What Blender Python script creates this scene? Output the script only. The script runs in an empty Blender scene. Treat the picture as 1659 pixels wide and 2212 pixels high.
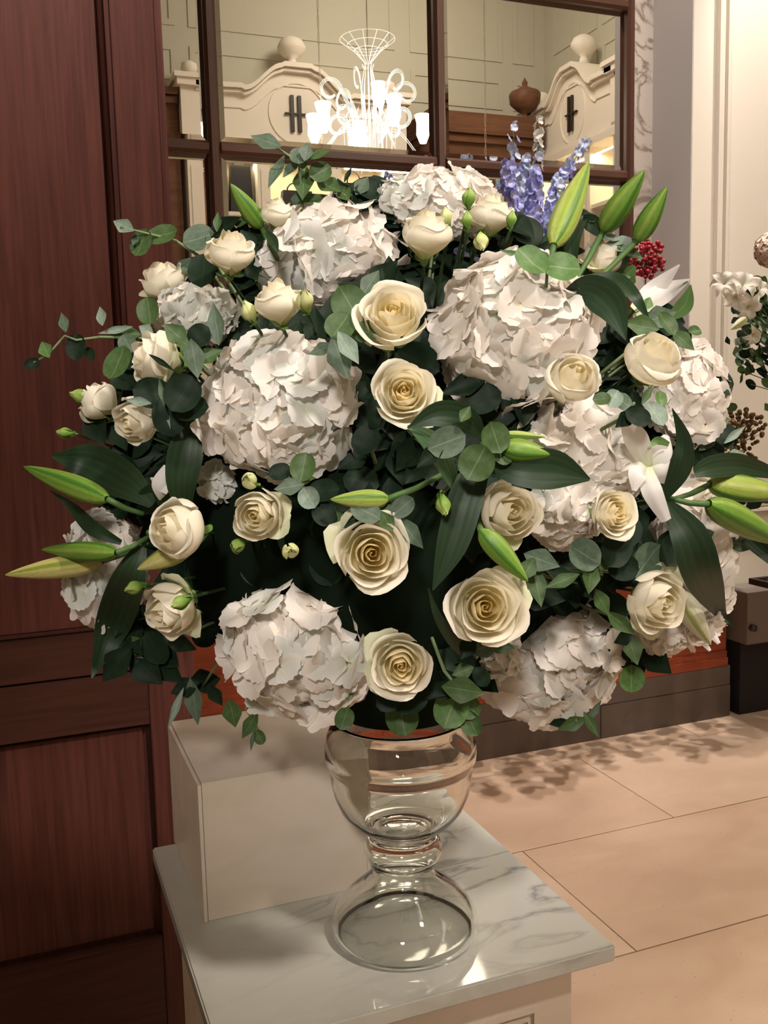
import bpy, bmesh, math, random
from mathutils import Vector, Matrix, Quaternion
from mathutils.noise import noise as pnoise
PI = math.pi
SC = bpy.context.scene
COL = SC.collection

# ------------------------------------------------------------------ camera
IW, IH = 1659, 2212
FPX, PITCH, ROLL, YAW = 2055.05, 0.123282524, -0.0255647375, 0.368130332
EYE = Vector((0, 0, 1.55))
FW = Vector((math.sin(YAW) * math.cos(PITCH), math.cos(YAW) * math.cos(PITCH), -math.sin(PITCH)))
_R0 = Vector((math.cos(YAW), -math.sin(YAW), 0))
_U0 = _R0.cross(FW)
RT = math.cos(ROLL) * _R0 + math.sin(ROLL) * _U0
UP = -math.sin(ROLL) * _R0 + math.cos(ROLL) * _U0
cd = bpy.data.cameras.new('camera')
cam = bpy.data.objects.new('camera', cd)
COL.objects.link(cam)
cam.matrix_world = Matrix((
    (RT.x, UP.x, -FW.x, EYE.x), (RT.y, UP.y, -FW.y, EYE.y), (RT.z, UP.z, -FW.z, EYE.z), (0, 0, 0, 1)))
cd.sensor_fit = 'VERTICAL'
cd.sensor_height = 36.0
cd.lens = FPX * 36.0 / IH
cd.clip_start = 0.02
cd.clip_end = 60
SC.camera = cam

# ------------------------------------------------------------------ world, lights, exposure
w = bpy.data.worlds.new('world')
SC.world = w
w.use_nodes = True
w.node_tree.nodes['Background'].inputs[0].default_value = (1.0, 0.86, 0.72, 1)
w.node_tree.nodes['Background'].inputs[1].default_value = 0.03
SC.view_settings.view_transform = 'Standard'
SC.view_settings.look = 'None'
SC.view_settings.gamma = 1
SC.view_settings.use_curve_mapping = False
SC.view_settings.exposure = 0.0


def area(name, loc, to, size, power, color):
    d = bpy.data.lights.new(name, 'AREA')
    d.shape = 'DISK'
    d.size = size
    d.energy = power
    d.color = color
    o = bpy.data.objects.new(name, d)
    COL.objects.link(o)
    o.location = loc
    o.rotation_euler = (Vector(to) - Vector(loc)).to_track_quat('-Z', 'Y').to_euler()
    return o


def spot(name, loc, to, angle, power, color, blend=0.4, rad=0.04):
    d = bpy.data.lights.new(name, 'SPOT')
    d.spot_size = math.radians(angle)
    d.spot_blend = blend
    d.energy = power
    d.color = color
    d.shadow_soft_size = rad
    o = bpy.data.objects.new(name, d)
    COL.objects.link(o)
    o.location = loc
    o.rotation_euler = (Vector(to) - Vector(loc)).to_track_quat('-Z', 'Y').to_euler()
    return o


WARM = (1.0, 0.83, 0.66)
spot('bouquet_key', (-1.3, -2.5, 3.6), (0.46, 1.13, 1.50), 16.0, 580, (1.0, 0.92, 0.87), 0.5, 0.25)  # added soft spot, narrow cone keeps it off the panelling; no fixture there
spot('crown_key', (1.75, -2.4, 5.95), (0.50, 1.13, 1.55), 12.5, 1350, (1.0, 0.88, 0.79), 0.6, 0.25)  # added to lift the bouquet from the right; no such lamp known
area('front_fill', (1.6, -1.2, 5.6), (0.45, 1.14, 1.0), 0.9, 12, (1.0, 0.88, 0.78))  # added weak fill, set above what the mirror shows
area('right_fill', (3.4, 0.2, 5.6), (1.2, 1.6, 0.9), 0.8, 26, (1.0, 0.84, 0.70))  # added fill from the right, not a known lamp
spot('floor_spot', (2.3, 2.65, 5.6), (2.2, 2.4, 0.0), 50, 430, (1.0, 0.84, 0.72), 0.6, 0.03)
spot('floor_spot', (2.0, 0.2, 5.6), (2.0, 0.4, 0.0), 36, 560, (1.0, 0.84, 0.72), 0.8, 0.08)  # added so floor bounce warms the block and pedestal
spot('ceiling_spot_wall', (3.28, 3.05, 4.6), (3.28, 3.59, 2.6), 38, 300, (1.0, 0.92, 0.86), 0.9, 0.05)
spot('console_fill', (2.3, 2.9, 5.9), (2.3, 3.75, 2.3), 42, 520, (1.0, 0.92, 0.88), 0.9, 0.05)  # added to brighten delphiniums, marble surround and pier return
spot('panelling_fill', (-0.05, 0.9, 4.3), (-0.05, 2.2, 3.0), 52, 420, (1.0, 0.84, 0.76), 0.7, 0.08)  # added; cone shaped to light the upper wood and fade lower down
area('hall_fill', (4.2, -0.6, 6.4), (4.2, -2.6, 3.0), 1.5, 92, (1.0, 0.87, 0.73))  # added to light the mirrored hall, kept out of the mirror's view


# ------------------------------------------------------------------ pixel helpers (points in the room from the fitted camera)
def ray(x, y):
    return (FW * FPX + RT * (x - 829.5) - UP * (y - 1106)).normalized()


def onY(x, y, Y):
    d = ray(x, y)
    return EYE + d * (Y / d.y)


BC = Vector((0.453, 1.136, 1.445))                    # centre of the bouquet
_h = Vector((BC.x, BC.y, 0)).normalized()
E1, E2, E3 = Vector((_h.y, -_h.x, 0)), Vector((_h.x, _h.y, 0)), Vector((0, 0, 1))
ER = (0.385, 0.30, 0.335)


def surf(x, y, s=1.0):
    """Point on the bouquet's ellipsoid (scaled by s) that pixel x, y looks at, and the outward normal."""
    d = ray(x, y)
    o = EYE - BC
    P = Vector([o.dot(e) / (r * s) for e, r in zip((E1, E2, E3), ER)])
    D = Vector([d.dot(e) / (r * s) for e, r in zip((E1, E2, E3), ER)])
    a, b, c = D.dot(D), P.dot(D), P.dot(P) - 1
    disc = b * b - a * c
    t = (-b - math.sqrt(disc)) / a if disc > 0 else -b / a
    p = EYE + d * t
    q = p - BC
    n = sum((e * (q.dot(e) / (r * r)) for e, r in zip((E1, E2, E3), ER)), Vector()).normalized()
    return p, n


def pxm(p):
    """metres per pixel at world point p"""
    return (p - EYE).dot(FW) / FPX


def screen(fx, fy, fz):
    return (RT * fx + UP * fy - FW * fz).normalized()


def basis(z, xhint):
    z = z.normalized()
    x = (xhint - z * xhint.dot(z))
    if x.length < 1e-4:
        x = z.orthogonal()
    x.normalize()
    y = z.cross(x)
    return Matrix((x, y, z)).transposed().to_4x4()


# ------------------------------------------------------------------ materials
MATS = {}


def mat(name, col, rough=0.6, spec=0.5, metal=0.0, trans=0.0, emit=None, es=0.0, coat=0.0):
    m = bpy.data.materials.new(name)
    m.use_nodes = True
    nt = m.node_tree
    b = nt.nodes['Principled BSDF']
    b.inputs['Base Color'].default_value = (*col, 1)
    b.inputs['Roughness'].default_value = rough
    b.inputs['Specular IOR Level'].default_value = spec
    b.inputs['Metallic'].default_value = metal
    b.inputs['Transmission Weight'].default_value = trans
    b.inputs['Coat Weight'].default_value = coat
    if emit:
        b.inputs['Emission Color'].default_value = (*emit, 1)
        b.inputs['Emission Strength'].default_value = es
    MATS[name] = m
    return m


def N(m, t, **kw):
    n = m.node_tree.nodes.new(t)
    for k, v in kw.items():
        if k.startswith('i_'):
            n.inputs[k[2:].replace('_', ' ')].default_value = v
        else:
            setattr(n, k, v)
    return n


def L(m, a, b):
    m.node_tree.links.new(a, b)


def ramp(m, fac, stops):
    r = N(m, 'ShaderNodeValToRGB')
    e = r.color_ramp.elements
    while len(e) < len(stops):
        e.new(0.5)
    for k, (p, c) in enumerate(stops):
        e[k].position = p
        e[k].color = (*c, 1)
    L(m, fac, r.inputs[0])
    return r.outputs[0]


def noise_tex(m, scale, detail=4, sc=(1, 1, 1), dist=0.0, coord='Object'):
    tc = N(m, 'ShaderNodeTexCoord')
    mp = N(m, 'ShaderNodeMapping')
    mp.inputs['Scale'].default_value = sc
    L(m, tc.outputs[coord], mp.inputs[0])
    nz = N(m, 'ShaderNodeTexNoise')
    nz.inputs['Scale'].default_value = scale
    nz.inputs['Detail'].default_value = detail
    nz.inputs['Distortion'].default_value = dist
    L(m, mp.outputs[0], nz.inputs['Vector'])
    return nz.outputs['Fac']


def bsdf(m):
    return m.node_tree.nodes['Principled BSDF']


def bump(m, fac, strength, dist=0.002):
    b = N(m, 'ShaderNodeBump')
    b.inputs['Strength'].default_value = strength
    b.inputs['Distance'].default_value = dist
    L(m, fac, b.inputs['Height'])
    L(m, b.outputs[0], bsdf(m).inputs['Normal'])


def translucent(m, colsock, amount):
    """mix a translucent lobe into the material, so light passes through petals and leaves"""
    tr = N(m, 'ShaderNodeBsdfTranslucent')
    mx = N(m, 'ShaderNodeMixShader')
    mx.inputs[0].default_value = amount
    if colsock is not None:
        L(m, colsock, tr.inputs[0])
    else:
        tr.inputs[0].default_value = bsdf(m).inputs['Base Color'].default_value
    L(m, bsdf(m).outputs[0], mx.inputs[1])
    L(m, tr.outputs[0], mx.inputs[2])
    L(m, mx.outputs[0], m.node_tree.nodes['Material Output'].inputs[0])


def wood(name, a, b, rough=0.5, sc=(9, 9, 0.7), scale=6):
    m = mat(name, a, rough, 0.22)
    f = noise_tex(m, scale, 7, sc, 0.6)
    f2 = noise_tex(m, 2.0, 2, (1.5, 1.5, 0.6))
    ad = N(m, 'ShaderNodeMath', operation='MULTIPLY_ADD')
    L(m, f2, ad.inputs[0])
    ad.inputs[1].default_value = 0.35
    L(m, f, ad.inputs[2])
    c = ramp(m, ad.outputs[0], [(0.45, b), (0.85, a)])
    L(m, c, bsdf(m).inputs['Base Color'])
    bump(m, f, 0.08)
    return m


wood('wood_red', (0.092, 0.029, 0.021), (0.048, 0.0145, 0.011), sc=(14, 14, 0.6))
wood('wood_red_horizontal', (0.055, 0.019, 0.012), (0.033, 0.011, 0.0075), sc=(0.6, 14, 14))
wood('wood_console', (0.36, 0.08, 0.036), (0.22, 0.048, 0.022), sc=(0.7, 8, 12))
wood('wood_hall', (0.21, 0.10, 0.055), (0.12, 0.055, 0.03), sc=(0.8, 4, 8), scale=2)
mat('frame_brown', (0.11, 0.048, 0.030), 0.32, 0.5)
mat('mirror_glass', (0.84, 0.84, 0.79), 0.0, 0.5, 1.0)
mat('paint_cream', (0.74, 0.66, 0.56), 0.6, 0.3)
mat('paint_white', (0.80, 0.74, 0.64), 0.55, 0.3)
mat('paint_hall', (0.60, 0.575, 0.475), 0.6, 0.3)
mat('paint_grey', (0.64, 0.60, 0.57), 0.6, 0.3)
mat('paint_cabinet', (0.92, 0.85, 0.75), 0.55, 0.3)
mat('letter_dark', (0.03, 0.02, 0.015), 0.4)
mat('dark_metal', (0.03, 0.022, 0.022), 0.4, 0.5)
mat('dark_void', (0.012, 0.01, 0.012), 0.8)
mat('grout', (0.13, 0.08, 0.05), 0.9)
mat('core_shade', (0.005, 0.010, 0.005), 0.95, 0.05)  # near black, the bouquet's inner shade put into the colour
mat('cabinet_taupe', (0.19, 0.155, 0.13), 0.55, 0.3)
mat('shelf_glow', (0.88, 0.78, 0.58), 0.6, 0.3)
mat('bag_black', (0.02, 0.018, 0.02), 0.5)
mat('lamp_white', (1, 1, 1), 0.4, 0.5, emit=(1.0, 0.93, 0.80), es=16)
mat('crystal_glow', (0.9, 0.88, 0.84), 0.15, 0.8, emit=(1.0, 0.95, 0.88), es=0.55)  # emission added so the wires look bright; they are no lamps
mat('chain', (0.6, 0.5, 0.4), 0.4, 0.5)
m = mat('glass', (1, 1, 1), 0.0, 0.5, trans=1.0)
bsdf(m).inputs['IOR'].default_value = 1.45
bsdf(m).inputs['Base Color'].default_value = (0.97, 0.985, 0.96, 1)

# marbles
m = mat('marble_white', (0.7, 0.7, 0.62), 0.05, 0.5)
f = noise_tex(m, 3.6, 8, (1, 2.2, 1), 1.4)
ab = N(m, 'ShaderNodeMath', operation='SUBTRACT'); L(m, f, ab.inputs[0]); ab.inputs[1].default_value = 0.5
ab2 = N(m, 'ShaderNodeMath', operation='ABSOLUTE'); L(m, ab.outputs[0], ab2.inputs[0])
g = noise_tex(m, 1.7, 3, (1, 1, 1), 0.4)
v = ramp(m, ab2.outputs[0], [(0.0, (0.15, 0.15, 0.15)), (0.018, (0.36, 0.36, 0.33)), (0.055, (0.55, 0.55, 0.49))])
tcm = N(m, 'ShaderNodeTexCoord'); spx = N(m, 'ShaderNodeSeparateXYZ'); L(m, tcm.outputs['Object'], spx.inputs[0])
pxm_ = N(m, 'ShaderNodeMath', operation='MULTIPLY_ADD'); L(m, spx.outputs[0], pxm_.inputs[0]); pxm_.inputs[1].default_value = 0.9; L(m, g, pxm_.inputs[2])
pym_ = N(m, 'ShaderNodeMath', operation='MULTIPLY_ADD'); L(m, spx.outputs[1], pym_.inputs[0]); pym_.inputs[1].default_value = 0.3; L(m, pxm_.outputs[0], pym_.inputs[2])
hf = N(m, 'ShaderNodeMath', operation='MULTIPLY'); L(m, pym_.outputs[0], hf.inputs[0]); hf.inputs[1].default_value = 0.5
mk = ramp(m, hf.outputs[0], [(0.58, (0.06, 0.06, 0.06)), (0.72, (0.85, 0.85, 0.85))])
mx = N(m, 'ShaderNodeMix', data_type='RGBA'); L(m, mk, mx.inputs[0]); mx.inputs[6].default_value = (0.52, 0.52, 0.46, 1); L(m, v, mx.inputs[7])
L(m, mx.outputs[2], bsdf(m).inputs['Base Color'])
m = mat('marble_wall', (0.7, 0.64, 0.58), 0.25, 0.5)
f = noise_tex(m, 2.2, 6, (1, 1, 1.2), 2.2)
ab = N(m, 'ShaderNodeMath', operation='SUBTRACT'); L(m, f, ab.inputs[0]); ab.inputs[1].default_value = 0.5
ab2 = N(m, 'ShaderNodeMath', operation='ABSOLUTE'); L(m, ab.outputs[0], ab2.inputs[0])
v = ramp(m, ab2.outputs[0], [(0.0, (0.30, 0.24, 0.20)), (0.02, (0.50, 0.44, 0.38)), (0.05, (0.70, 0.63, 0.56))])
L(m, v, bsdf(m).inputs['Base Color'])
m = mat('stone_beige', (0.6, 0.5, 0.38), 0.35, 0.4)
f = noise_tex(m, 5, 6, (1, 2.5, 2), 1.0)
L(m, ramp(m, f, [(0.3, (0.62, 0.54, 0.43)), (0.7, (0.72, 0.62, 0.52))]), bsdf(m).inputs['Base Color'])
m = mat('stone_plinth', (0.2, 0.15, 0.12), 0.45, 0.4)
f = noise_tex(m, 6, 5)
L(m, ramp(m, f, [(0.3, (0.095, 0.07, 0.058)), (0.7, (0.13, 0.098, 0.083))]), bsdf(m).inputs['Base Color'])
for k, (a, b) in enumerate((((0.60, 0.43, 0.31), (0.72, 0.54, 0.40)), ((0.64, 0.47, 0.34), (0.74, 0.57, 0.43)), ((0.58, 0.41, 0.29), (0.69, 0.52, 0.38)))):
    m = mat('floor_stone_%d' % k, a, 0.38, 0.4)
    f = noise_tex(m, 3.0, 8, (1, 1.8, 1), 0.6)
    c1 = ramp(m, f, [(0.3, a), (0.7, b)])
    sp = noise_tex(m, 60, 2, (1, 2.5, 1))
    s2 = ramp(m, sp, [(0.22, (0.45, 0.33, 0.25)), (0.30, (1, 1, 1))])
    mx = N(m, 'ShaderNodeMix', data_type='RGBA', blend_type='MULTIPLY'); mx.inputs[0].default_value = 1
    L(m, c1, mx.inputs[6]); L(m, s2, mx.inputs[7])
    L(m, mx.outputs[2], bsdf(m).inputs['Base Color'])


def uvsep(m):
    uv = N(m, 'ShaderNodeUVMap')
    s = N(m, 'ShaderNodeSeparateXYZ')
    L(m, uv.outputs[0], s.inputs[0])
    return s.outputs[0], s.outputs[1]


def petal_mat(name, stops, tr=0.28, rough=0.55, veins=0.0):
    m = mat(name, stops[0][1], rough, 0.25)
    u, v = uvsep(m)
    c = ramp(m, v, stops)
    L(m, c, bsdf(m).inputs['Base Color'])
    f = noise_tex(m, 40, 3, (1, 1, 1))
    bump(m, f, 0.10, 0.001)
    translucent(m, c, tr)
    return m


petal_mat('rose_outer', [(0.0, (0.66, 0.70, 0.40)), (0.35, (0.88, 0.83, 0.66)), (1.0, (0.92, 0.88, 0.75))], 0.38)
petal_mat('rose_green', [(0.0, (0.62, 0.70, 0.34)), (0.5, (0.85, 0.84, 0.60)), (1.0, (0.80, 0.83, 0.58))], 0.35)
petal_mat('rose_mid', [(0.0, (0.84, 0.72, 0.36)), (0.6, (0.92, 0.84, 0.60)), (1.0, (0.93, 0.88, 0.70))], 0.42)
petal_mat('rose_inner', [(0.0, (0.90, 0.70, 0.28)), (0.7, (0.93, 0.81, 0.47)), (1.0, (0.93, 0.85, 0.58))], 0.48)
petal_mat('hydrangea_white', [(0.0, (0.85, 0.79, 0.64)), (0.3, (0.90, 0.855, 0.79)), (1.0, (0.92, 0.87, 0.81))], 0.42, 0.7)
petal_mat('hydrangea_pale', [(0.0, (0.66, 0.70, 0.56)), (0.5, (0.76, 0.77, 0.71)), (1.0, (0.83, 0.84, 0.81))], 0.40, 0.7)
mat('hydrangea_core', (0.50, 0.48, 0.36), 0.9, 0.1)
petal_mat('bud_petal', [(0.0, (0.28, 0.42, 0.08)), (0.45, (0.62, 0.68, 0.28)), (1.0, (0.72, 0.74, 0.40))], 0.2)
petal_mat('bud_petal_green', [(0.0, (0.10, 0.22, 0.03)), (0.5, (0.20, 0.36, 0.06)), (1.0, (0.42, 0.54, 0.16))], 0.2)
petal_mat('lily_petal', [(0.0, (0.62, 0.68, 0.42)), (0.4, (0.80, 0.78, 0.74)), (1.0, (0.82, 0.79, 0.77))], 0.3)
petal_mat('delphinium_blue', [(0.0, (0.75, 0.78, 0.85)), (0.35, (0.46, 0.48, 0.86)), (1.0, (0.38, 0.40, 0.85))], 0.3)
petal_mat('delphinium_pale', [(0.0, (0.85, 0.88, 0.92)), (0.35, (0.66, 0.74, 0.94)), (1.0, (0.60, 0.70, 0.94))], 0.3)
petal_mat('delphinium_white', [(0.0, (0.8, 0.82, 0.7)), (1.0, (0.84, 0.85, 0.82))], 0.3)


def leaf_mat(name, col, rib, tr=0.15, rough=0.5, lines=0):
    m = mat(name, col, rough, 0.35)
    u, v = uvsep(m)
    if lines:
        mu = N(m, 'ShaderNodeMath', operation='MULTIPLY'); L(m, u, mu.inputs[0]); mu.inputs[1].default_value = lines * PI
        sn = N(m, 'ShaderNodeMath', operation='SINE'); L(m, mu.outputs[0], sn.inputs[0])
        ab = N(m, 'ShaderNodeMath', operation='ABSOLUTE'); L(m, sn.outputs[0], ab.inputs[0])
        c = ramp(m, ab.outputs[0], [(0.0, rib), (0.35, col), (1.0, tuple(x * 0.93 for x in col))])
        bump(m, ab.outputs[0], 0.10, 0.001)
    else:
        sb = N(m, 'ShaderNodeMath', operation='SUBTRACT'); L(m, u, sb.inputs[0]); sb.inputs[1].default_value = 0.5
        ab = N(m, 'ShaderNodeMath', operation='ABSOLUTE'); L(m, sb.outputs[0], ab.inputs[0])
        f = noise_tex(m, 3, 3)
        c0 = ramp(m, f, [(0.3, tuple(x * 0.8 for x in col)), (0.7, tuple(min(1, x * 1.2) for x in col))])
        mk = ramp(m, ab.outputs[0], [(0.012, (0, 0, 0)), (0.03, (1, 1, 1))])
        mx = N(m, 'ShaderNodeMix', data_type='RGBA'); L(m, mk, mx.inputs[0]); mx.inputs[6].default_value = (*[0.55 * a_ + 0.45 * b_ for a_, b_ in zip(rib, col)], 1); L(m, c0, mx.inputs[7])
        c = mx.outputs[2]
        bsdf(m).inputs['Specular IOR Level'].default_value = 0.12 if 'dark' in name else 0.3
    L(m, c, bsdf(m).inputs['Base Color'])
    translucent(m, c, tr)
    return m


leaf_mat('leaf_green', (0.056, 0.105, 0.032), (0.16, 0.24, 0.10))
leaf_mat('leaf_dark', (0.009, 0.021, 0.010), (0.016, 0.034, 0.017))  # dark leaves, darkened further to carry the bouquet's inner shade in colour
leaf_mat('leaf_blue', (0.082, 0.125, 0.080), (0.2, 0.27, 0.19))
leaf_mat('leaf_pale', (0.20, 0.27, 0.21), (0.36, 0.42, 0.32))
leaf_mat('leaf_bright', (0.09, 0.18, 0.05), (0.25, 0.36, 0.15))
leaf_mat('lily_leaf', (0.014, 0.036, 0.013), (0.02, 0.048, 0.018), 0.1, 0.5, 5)
leaf_mat('lily_leaf_light', (0.10, 0.20, 0.09), (0.15, 0.27, 0.11), 0.1, 0.5, 5)
mat('stem_green', (0.07, 0.14, 0.04), 0.5, 0.3)
mat('stem_dark', (0.03, 0.06, 0.02), 0.6, 0.2)
mat('stem_pale', (0.16, 0.22, 0.10), 0.5, 0.3)
mat('sepal_green', (0.13, 0.25, 0.05), 0.5, 0.3)
mat('berry_red', (0.35, 0.018, 0.035), 0.45, 0.4)
mat('berry_brown', (0.15, 0.085, 0.03), 0.5, 0.3)
mat('rose_blush', (0.74, 0.58, 0.48), 0.7, 0.2)


def budmat(name, edge, body, tip):
    """lily bud: ribbed, three dark seams, colour runs from base to tip"""
    m = mat(name, body, 0.45, 0.35)
    u, v = uvsep(m)
    mu = N(m, 'ShaderNodeMath', operation='MULTIPLY'); L(m, u, mu.inputs[0]); mu.inputs[1].default_value = 3 * PI
    sn = N(m, 'ShaderNodeMath', operation='SINE'); L(m, mu.outputs[0], sn.inputs[0])
    ab = N(m, 'ShaderNodeMath', operation='ABSOLUTE'); L(m, sn.outputs[0], ab.inputs[0])
    c = ramp(m, ab.outputs[0], [(0.0, edge), (0.18, edge), (0.45, body), (0.9, body), (1.0, tip)])
    f = noise_tex(m, 4, 4, (3, 3, 0.4))
    vr = ramp(m, f, [(0.3, (0.8, 0.8, 0.8)), (0.7, (1.1, 1.1, 1.1))])
    mx = N(m, 'ShaderNodeMix', data_type='RGBA', blend_type='MULTIPLY'); mx.inputs[0].default_value = 1
    L(m, c, mx.inputs[6]); L(m, vr, mx.inputs[7])
    L(m, mx.outputs[2], bsdf(m).inputs['Base Color'])
    translucent(m, mx.outputs[2], 0.15)
    return m


budmat('lily_bud_green', (0.06, 0.17, 0.02), (0.16, 0.31, 0.04), (0.28, 0.40, 0.08))
budmat('lily_bud_lime', (0.10, 0.22, 0.03), (0.33, 0.45, 0.08), (0.50, 0.56, 0.18))
budmat('lily_bud_yellow', (0.25, 0.30, 0.05), (0.55, 0.54, 0.17), (0.66, 0.62, 0.30))
budmat('lily_bud_white', (0.30, 0.36, 0.10), (0.66, 0.66, 0.44), (0.76, 0.74, 0.62))


# ------------------------------------------------------------------ object helpers
def new(name, data, parent=None, mats=None, label=None):
    o = bpy.data.objects.new(name, data)
    COL.objects.link(o)
    if parent is not None:
        o.parent = parent
    if mats and data is not None and len(data.materials) == 0:
        for k in (mats if isinstance(mats, (list, tuple)) else [mats]):
            data.materials.append(MATS[k])
    if label:
        o['label'] = label
    return o


def tag(o, label=None, cat=None, group=None, kind=None):
    for k, v in (('label', label), ('category', cat), ('group', group), ('kind', kind)):
        if v:
            o[k] = v
    return o


def thing(name, label, cat, loc, group=None):
    o = bpy.data.objects.new(name, None)
    COL.objects.link(o)
    o.empty_display_size = 0.05
    o.location = loc
    return tag(o, label, cat, group)


def put(name, data, root, M, matname=None, label=None, parent=None):
    """link data as a child of root with WORLD matrix M (root carries a translation only)"""
    o = new(name, data, parent or root, matname, label)
    o.matrix_basis = Matrix.Translation(-root.location) @ M
    return o


def mesh(name, verts, faces, uvs=None, smooth=True):
    me = bpy.data.meshes.new(name)
    me.from_pydata(verts, [], faces)
    if uvs:
        ul = me.uv_layers.new(name='UVMap')
        for lp in me.loops:
            ul.data[lp.index].uv = uvs[lp.vertex_index]
    if smooth:
        me.polygons.foreach_set('use_smooth', [True] * len(me.polygons))
    me.update()
    return me


def grid(name, fn, nu, nv, wrap=False):
    V, UV, F = [], [], []
    for j in range(nv + 1):
        for i in range(nu + 1):
            u, v = i / nu, j / nv
            V.append(tuple(fn(u, v)))
            UV.append((u, v))
    for j in range(nv):
        for i in range(nu):
            a = j * (nu + 1) + i
            F.append((a, a + 1, a + nu + 2, a + nu + 1))
    return mesh(name, V, F, UV)


class MB:
    def __init__(s):
        s.v, s.f = [], []

    def box(s, x0, x1, y0, y1, z0, z1):
        b = len(s.v)
        s.v += [(x0, y0, z0), (x1, y0, z0), (x1, y1, z0), (x0, y1, z0), (x0, y0, z1), (x1, y0, z1), (x1, y1, z1), (x0, y1, z1)]
        s.f += [tuple(b + i for i in q) for q in ((0, 3, 2, 1), (4, 5, 6, 7), (0, 1, 5, 4), (1, 2, 6, 5), (2, 3, 7, 6), (3, 0, 4, 7))]
        return s

    def prism(s, poly, y0, y1, axis='Y'):
        """poly = list of (x, z); extruded along Y (or along X when axis is 'X', poly = (y, z))"""
        b, n = len(s.v), len(poly)
        for yy in (y0, y1):
            s.v += [(p[0], yy, p[1]) if axis == 'Y' else (yy, p[0], p[1]) for p in poly]
        s.f.append(tuple(range(b, b + n)))
        s.f.append(tuple(range(b + 2 * n - 1, b + n - 1, -1)))
        for i in range(n):
            j = (i + 1) % n
            s.f.append((b + i, b + n + i, b + n + j, b + j))
        return s

    def tube(s, pts, rad, n=6, cap=True):
        pts = [Vector(p) for p in pts]
        rad = rad if isinstance(rad, (list, tuple)) else [rad] * len(pts)
        b = len(s.v)
        nrm = None
        for i, p in enumerate(pts):
            t = (pts[min(i + 1, len(pts) - 1)] - pts[max(i - 1, 0)])
            t = t.normalized() if t.length > 1e-9 else Vector((0, 0, 1))
            nrm = (nrm - t * nrm.dot(t)).normalized() if nrm is not None and (nrm - t * nrm.dot(t)).length > 1e-5 else t.orthogonal().normalized()
            bi = t.cross(nrm)
            for k in range(n):
                a = 2 * PI * k / n
                s.v.append(tuple(p + (nrm * math.cos(a) + bi * math.sin(a)) * rad[i]))
        for i in range(len(pts) - 1):
            for k in range(n):
                k2 = (k + 1) % n
                s.f.append((b + i * n + k, b + i * n + k2, b + (i + 1) * n + k2, b + (i + 1) * n + k))
        if cap:
            s.f.append(tuple(b + k for k in range(n - 1, -1, -1)))
            e = b + (len(pts) - 1) * n
            s.f.append(tuple(e + k for k in range(n)))
        return s

    def lathe(s, prof, c=(0, 0, 0), n=32):
        b = len(s.v)
        idx = []
        for r, z in prof:
            if r < 1e-6:
                idx.append([len(s.v)])
                s.v.append((c[0], c[1], c[2] + z))
            else:
                idx.append(list(range(len(s.v), len(s.v) + n)))
                for k in range(n):
                    a = 2 * PI * k / n
                    s.v.append((c[0] + r * math.cos(a), c[1] + r * math.sin(a), c[2] + z))
        for A, B in zip(idx, idx[1:]):
            for k in range(n):
                k2 = (k + 1) % n
                if len(A) == 1 and len(B) == 1:
                    continue
                if len(A) == 1:
                    s.f.append((A[0], B[k2], B[k]))
                elif len(B) == 1:
                    s.f.append((A[k], A[k2], B[0]))
                else:
                    s.f.append((A[k], A[k2], B[k2], B[k]))
        return s

    def ball(s, c, r, n=8, m=6, sq=1.0):
        prof = [(r * math.sin(PI * j / m) if 0 < j < m else 0, -r * sq * math.cos(PI * j / m)) for j in range(m + 1)]
        return s.lathe(prof, c, n)

    def data(s, name, smooth=False):
        return mesh(name, s.v, s.f, None, smooth)

    def build(s, name, m, parent=None, smooth=False, bevel=0, label=None, kind=None, loc=None):
        me = s.data(name, smooth)
        if bevel:
            bm = bmesh.new()
            bm.from_mesh(me)
            bmesh.ops.bevel(bm, geom=bm.edges[:], offset=bevel, segments=2, affect='EDGES', clamp_overlap=True)
            bm.to_mesh(me)
            bm.free()
        o = new(name, me, parent, m, label)
        if parent is not None:
            o.matrix_basis = Matrix.Translation(-world_loc(parent))
        if kind:
            o['kind'] = kind
        return o


def world_loc(o):
    """translation of an object whose ancestors only translate"""
    v = Vector()
    while o is not None:
        v = v + o.matrix_basis.to_translation()
        o = o.parent
    return v


def struct(mb, name, m, **k):
    return tag(mb.build(name, m, **k), kind='structure')


# ================================================================== THE ROOM
YM = 3.9         # mirror wall
# floor: slabs laid in rows, dark bed below them
fl = struct(MB().box(-1.6, 6.6, -3.3, 3.95, -0.06, -0.012), 'floor', 'grout')
random.seed(4)
rows = [(3.315, 3.90, 2.76), (2.70, 3.31, 2.137), (2.063, 2.695, 1.512), (1.43, 2.058, 2.137), (0.797, 1.425, 1.512),
        (0.164, 0.792, 2.137), (-0.469, 0.159, 1.512), (-1.102, -0.474, 2.137), (-1.735, -1.107, 1.512), (-2.368, -1.74, 2.137), (-3.3, -2.373, 1.512)]
tile_cache = {}
for (y0, y1, xj) in rows:
    x = xj - 1.25 * 4
    while x < 6.6:
        x0, x1 = max(x + 0.0015, -1.6), min(x + 1.2485, 6.6)
        if x1 - x0 > 0.1:
            key = (round(x1 - x0, 3), round(y1 - y0, 3), random.randrange(3))
            if key not in tile_cache:
                me = MB().box(0, key[0], 0, key[1], -0.02, 0.0).data('tile')
                bm = bmesh.new(); bm.from_mesh(me)
                bmesh.ops.bevel(bm, geom=[e for e in bm.edges if all(v.co.z > -0.001 for v in e.verts)], offset=0.0012, segments=1, affect='EDGES')
                bm.to_mesh(me); bm.free()
                tile_cache[key] = me
            o = new('tile', tile_cache[key], fl, 'floor_stone_%d' % key[2])
            o.location = (x0, y0, random.uniform(-0.0006, 0.0))
        x += 1.25

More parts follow.
